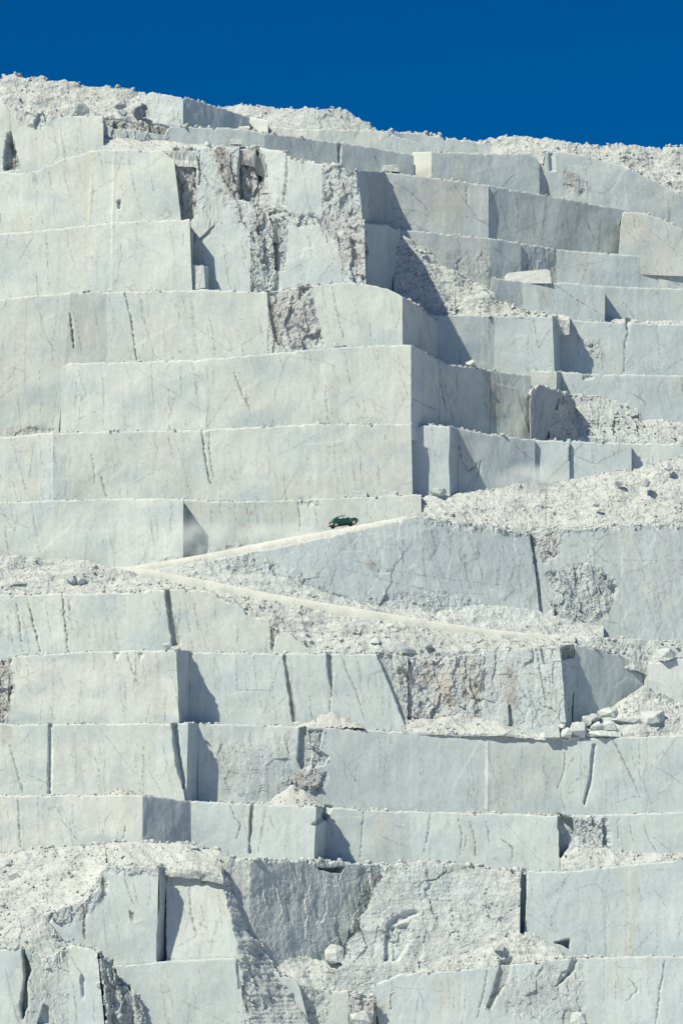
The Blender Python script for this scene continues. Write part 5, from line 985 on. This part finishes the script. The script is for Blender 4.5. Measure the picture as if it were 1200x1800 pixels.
ga = math.radians(10.2); yaw = math.radians(19)
car.rotation_mode = 'QUATERNION'
fwd = Vector((math.cos(yaw) * math.cos(ga), math.sin(yaw) * math.cos(ga), math.sin(ga))); up = Vector((0, 0, 1)); lf = up.cross(fwd).normalized(); up = fwd.cross(lf)
car.rotation_quaternion = Matrix((fwd, lf, up)).transposed().to_quaternion()
car.location = (cx, cy, cz + 0.02)

# ------------------------------------------------------------------ dust in the air
def dust(label, pts, dens):
    m = bpy.data.materials.new('road_dust'); m.use_nodes = True; n = m.node_tree; n.nodes.clear(); L = n.links.new
    out = n.nodes.new('ShaderNodeOutputMaterial'); vol = n.nodes.new('ShaderNodeVolumePrincipled'); vol.inputs['Color'].default_value = (0.90, 0.97, 1.0, 1); vol.inputs['Anisotropy'].default_value = -0.35
    tc = n.nodes.new('ShaderNodeTexCoord'); ln = n.nodes.new('ShaderNodeVectorMath'); ln.operation = 'LENGTH'; L(tc.outputs['Object'], ln.inputs[0])
    mr = n.nodes.new('ShaderNodeMapRange'); mr.interpolation_type = 'SMOOTHSTEP'; mr.inputs[1].default_value = 0.05; mr.inputs[2].default_value = 1.0; mr.inputs[3].default_value = 1.0; mr.inputs[4].default_value = 0.0; L(ln.outputs['Value'], mr.inputs[0])
    ns = n.nodes.new('ShaderNodeTexNoise'); ns.inputs['Scale'].default_value = 0.28; ns.inputs['Detail'].default_value = 4
    ge = n.nodes.new('ShaderNodeNewGeometry'); L(ge.outputs['Position'], ns.inputs['Vector'])
    m2 = n.nodes.new('ShaderNodeMapRange'); m2.inputs[1].default_value = 0.38; m2.inputs[2].default_value = 0.68; m2.inputs[3].default_value = 0.05; m2.inputs[4].default_value = 1.0; L(ns.outputs['Fac'], m2.inputs[0])
    mu = n.nodes.new('ShaderNodeMath'); mu.operation = 'MULTIPLY'; L(mr.outputs[0], mu.inputs[0]); L(m2.outputs[0], mu.inputs[1])
    mu2 = n.nodes.new('ShaderNodeMath'); mu2.operation = 'MULTIPLY'; L(mu.outputs[0], mu2.inputs[0]); mu2.inputs[1].default_value = dens
    L(mu2.outputs[0], vol.inputs['Density']); L(vol.outputs[0], out.inputs['Volume'])
    for (lb, x, y, Y, rx, ry, rz) in pts:
        V, F = ellipsoid((0, 0, 0), (1, 1, 1), 20, 12)
        me = bpy.data.meshes.new('dust_cloud'); me.from_pydata(V, [], F); me.update(); me.materials.append(m)
        o = bpy.data.objects.new('dust_cloud', me); COL.objects.link(o); o.location = PT(x, y, Y); o.scale = (rx, ry, rz)
        tag(o, lb, kind='stuff')
dust('', [('pale dust hanging over the road behind the green car, thickest at the shaded notch', 352, 948, 404.6, 6.5, 2.4, 4.0), ('thin dust trail low over the road just behind the car', 490, 938, 406.4, 9.5, 1.8, 2.2)], 0.6)
dust('', [('pale dust drifting up from the ramp at the right of the amphitheatre', 925, 842, 415.8, 7.0, 2.4, 2.8)], 0.9)
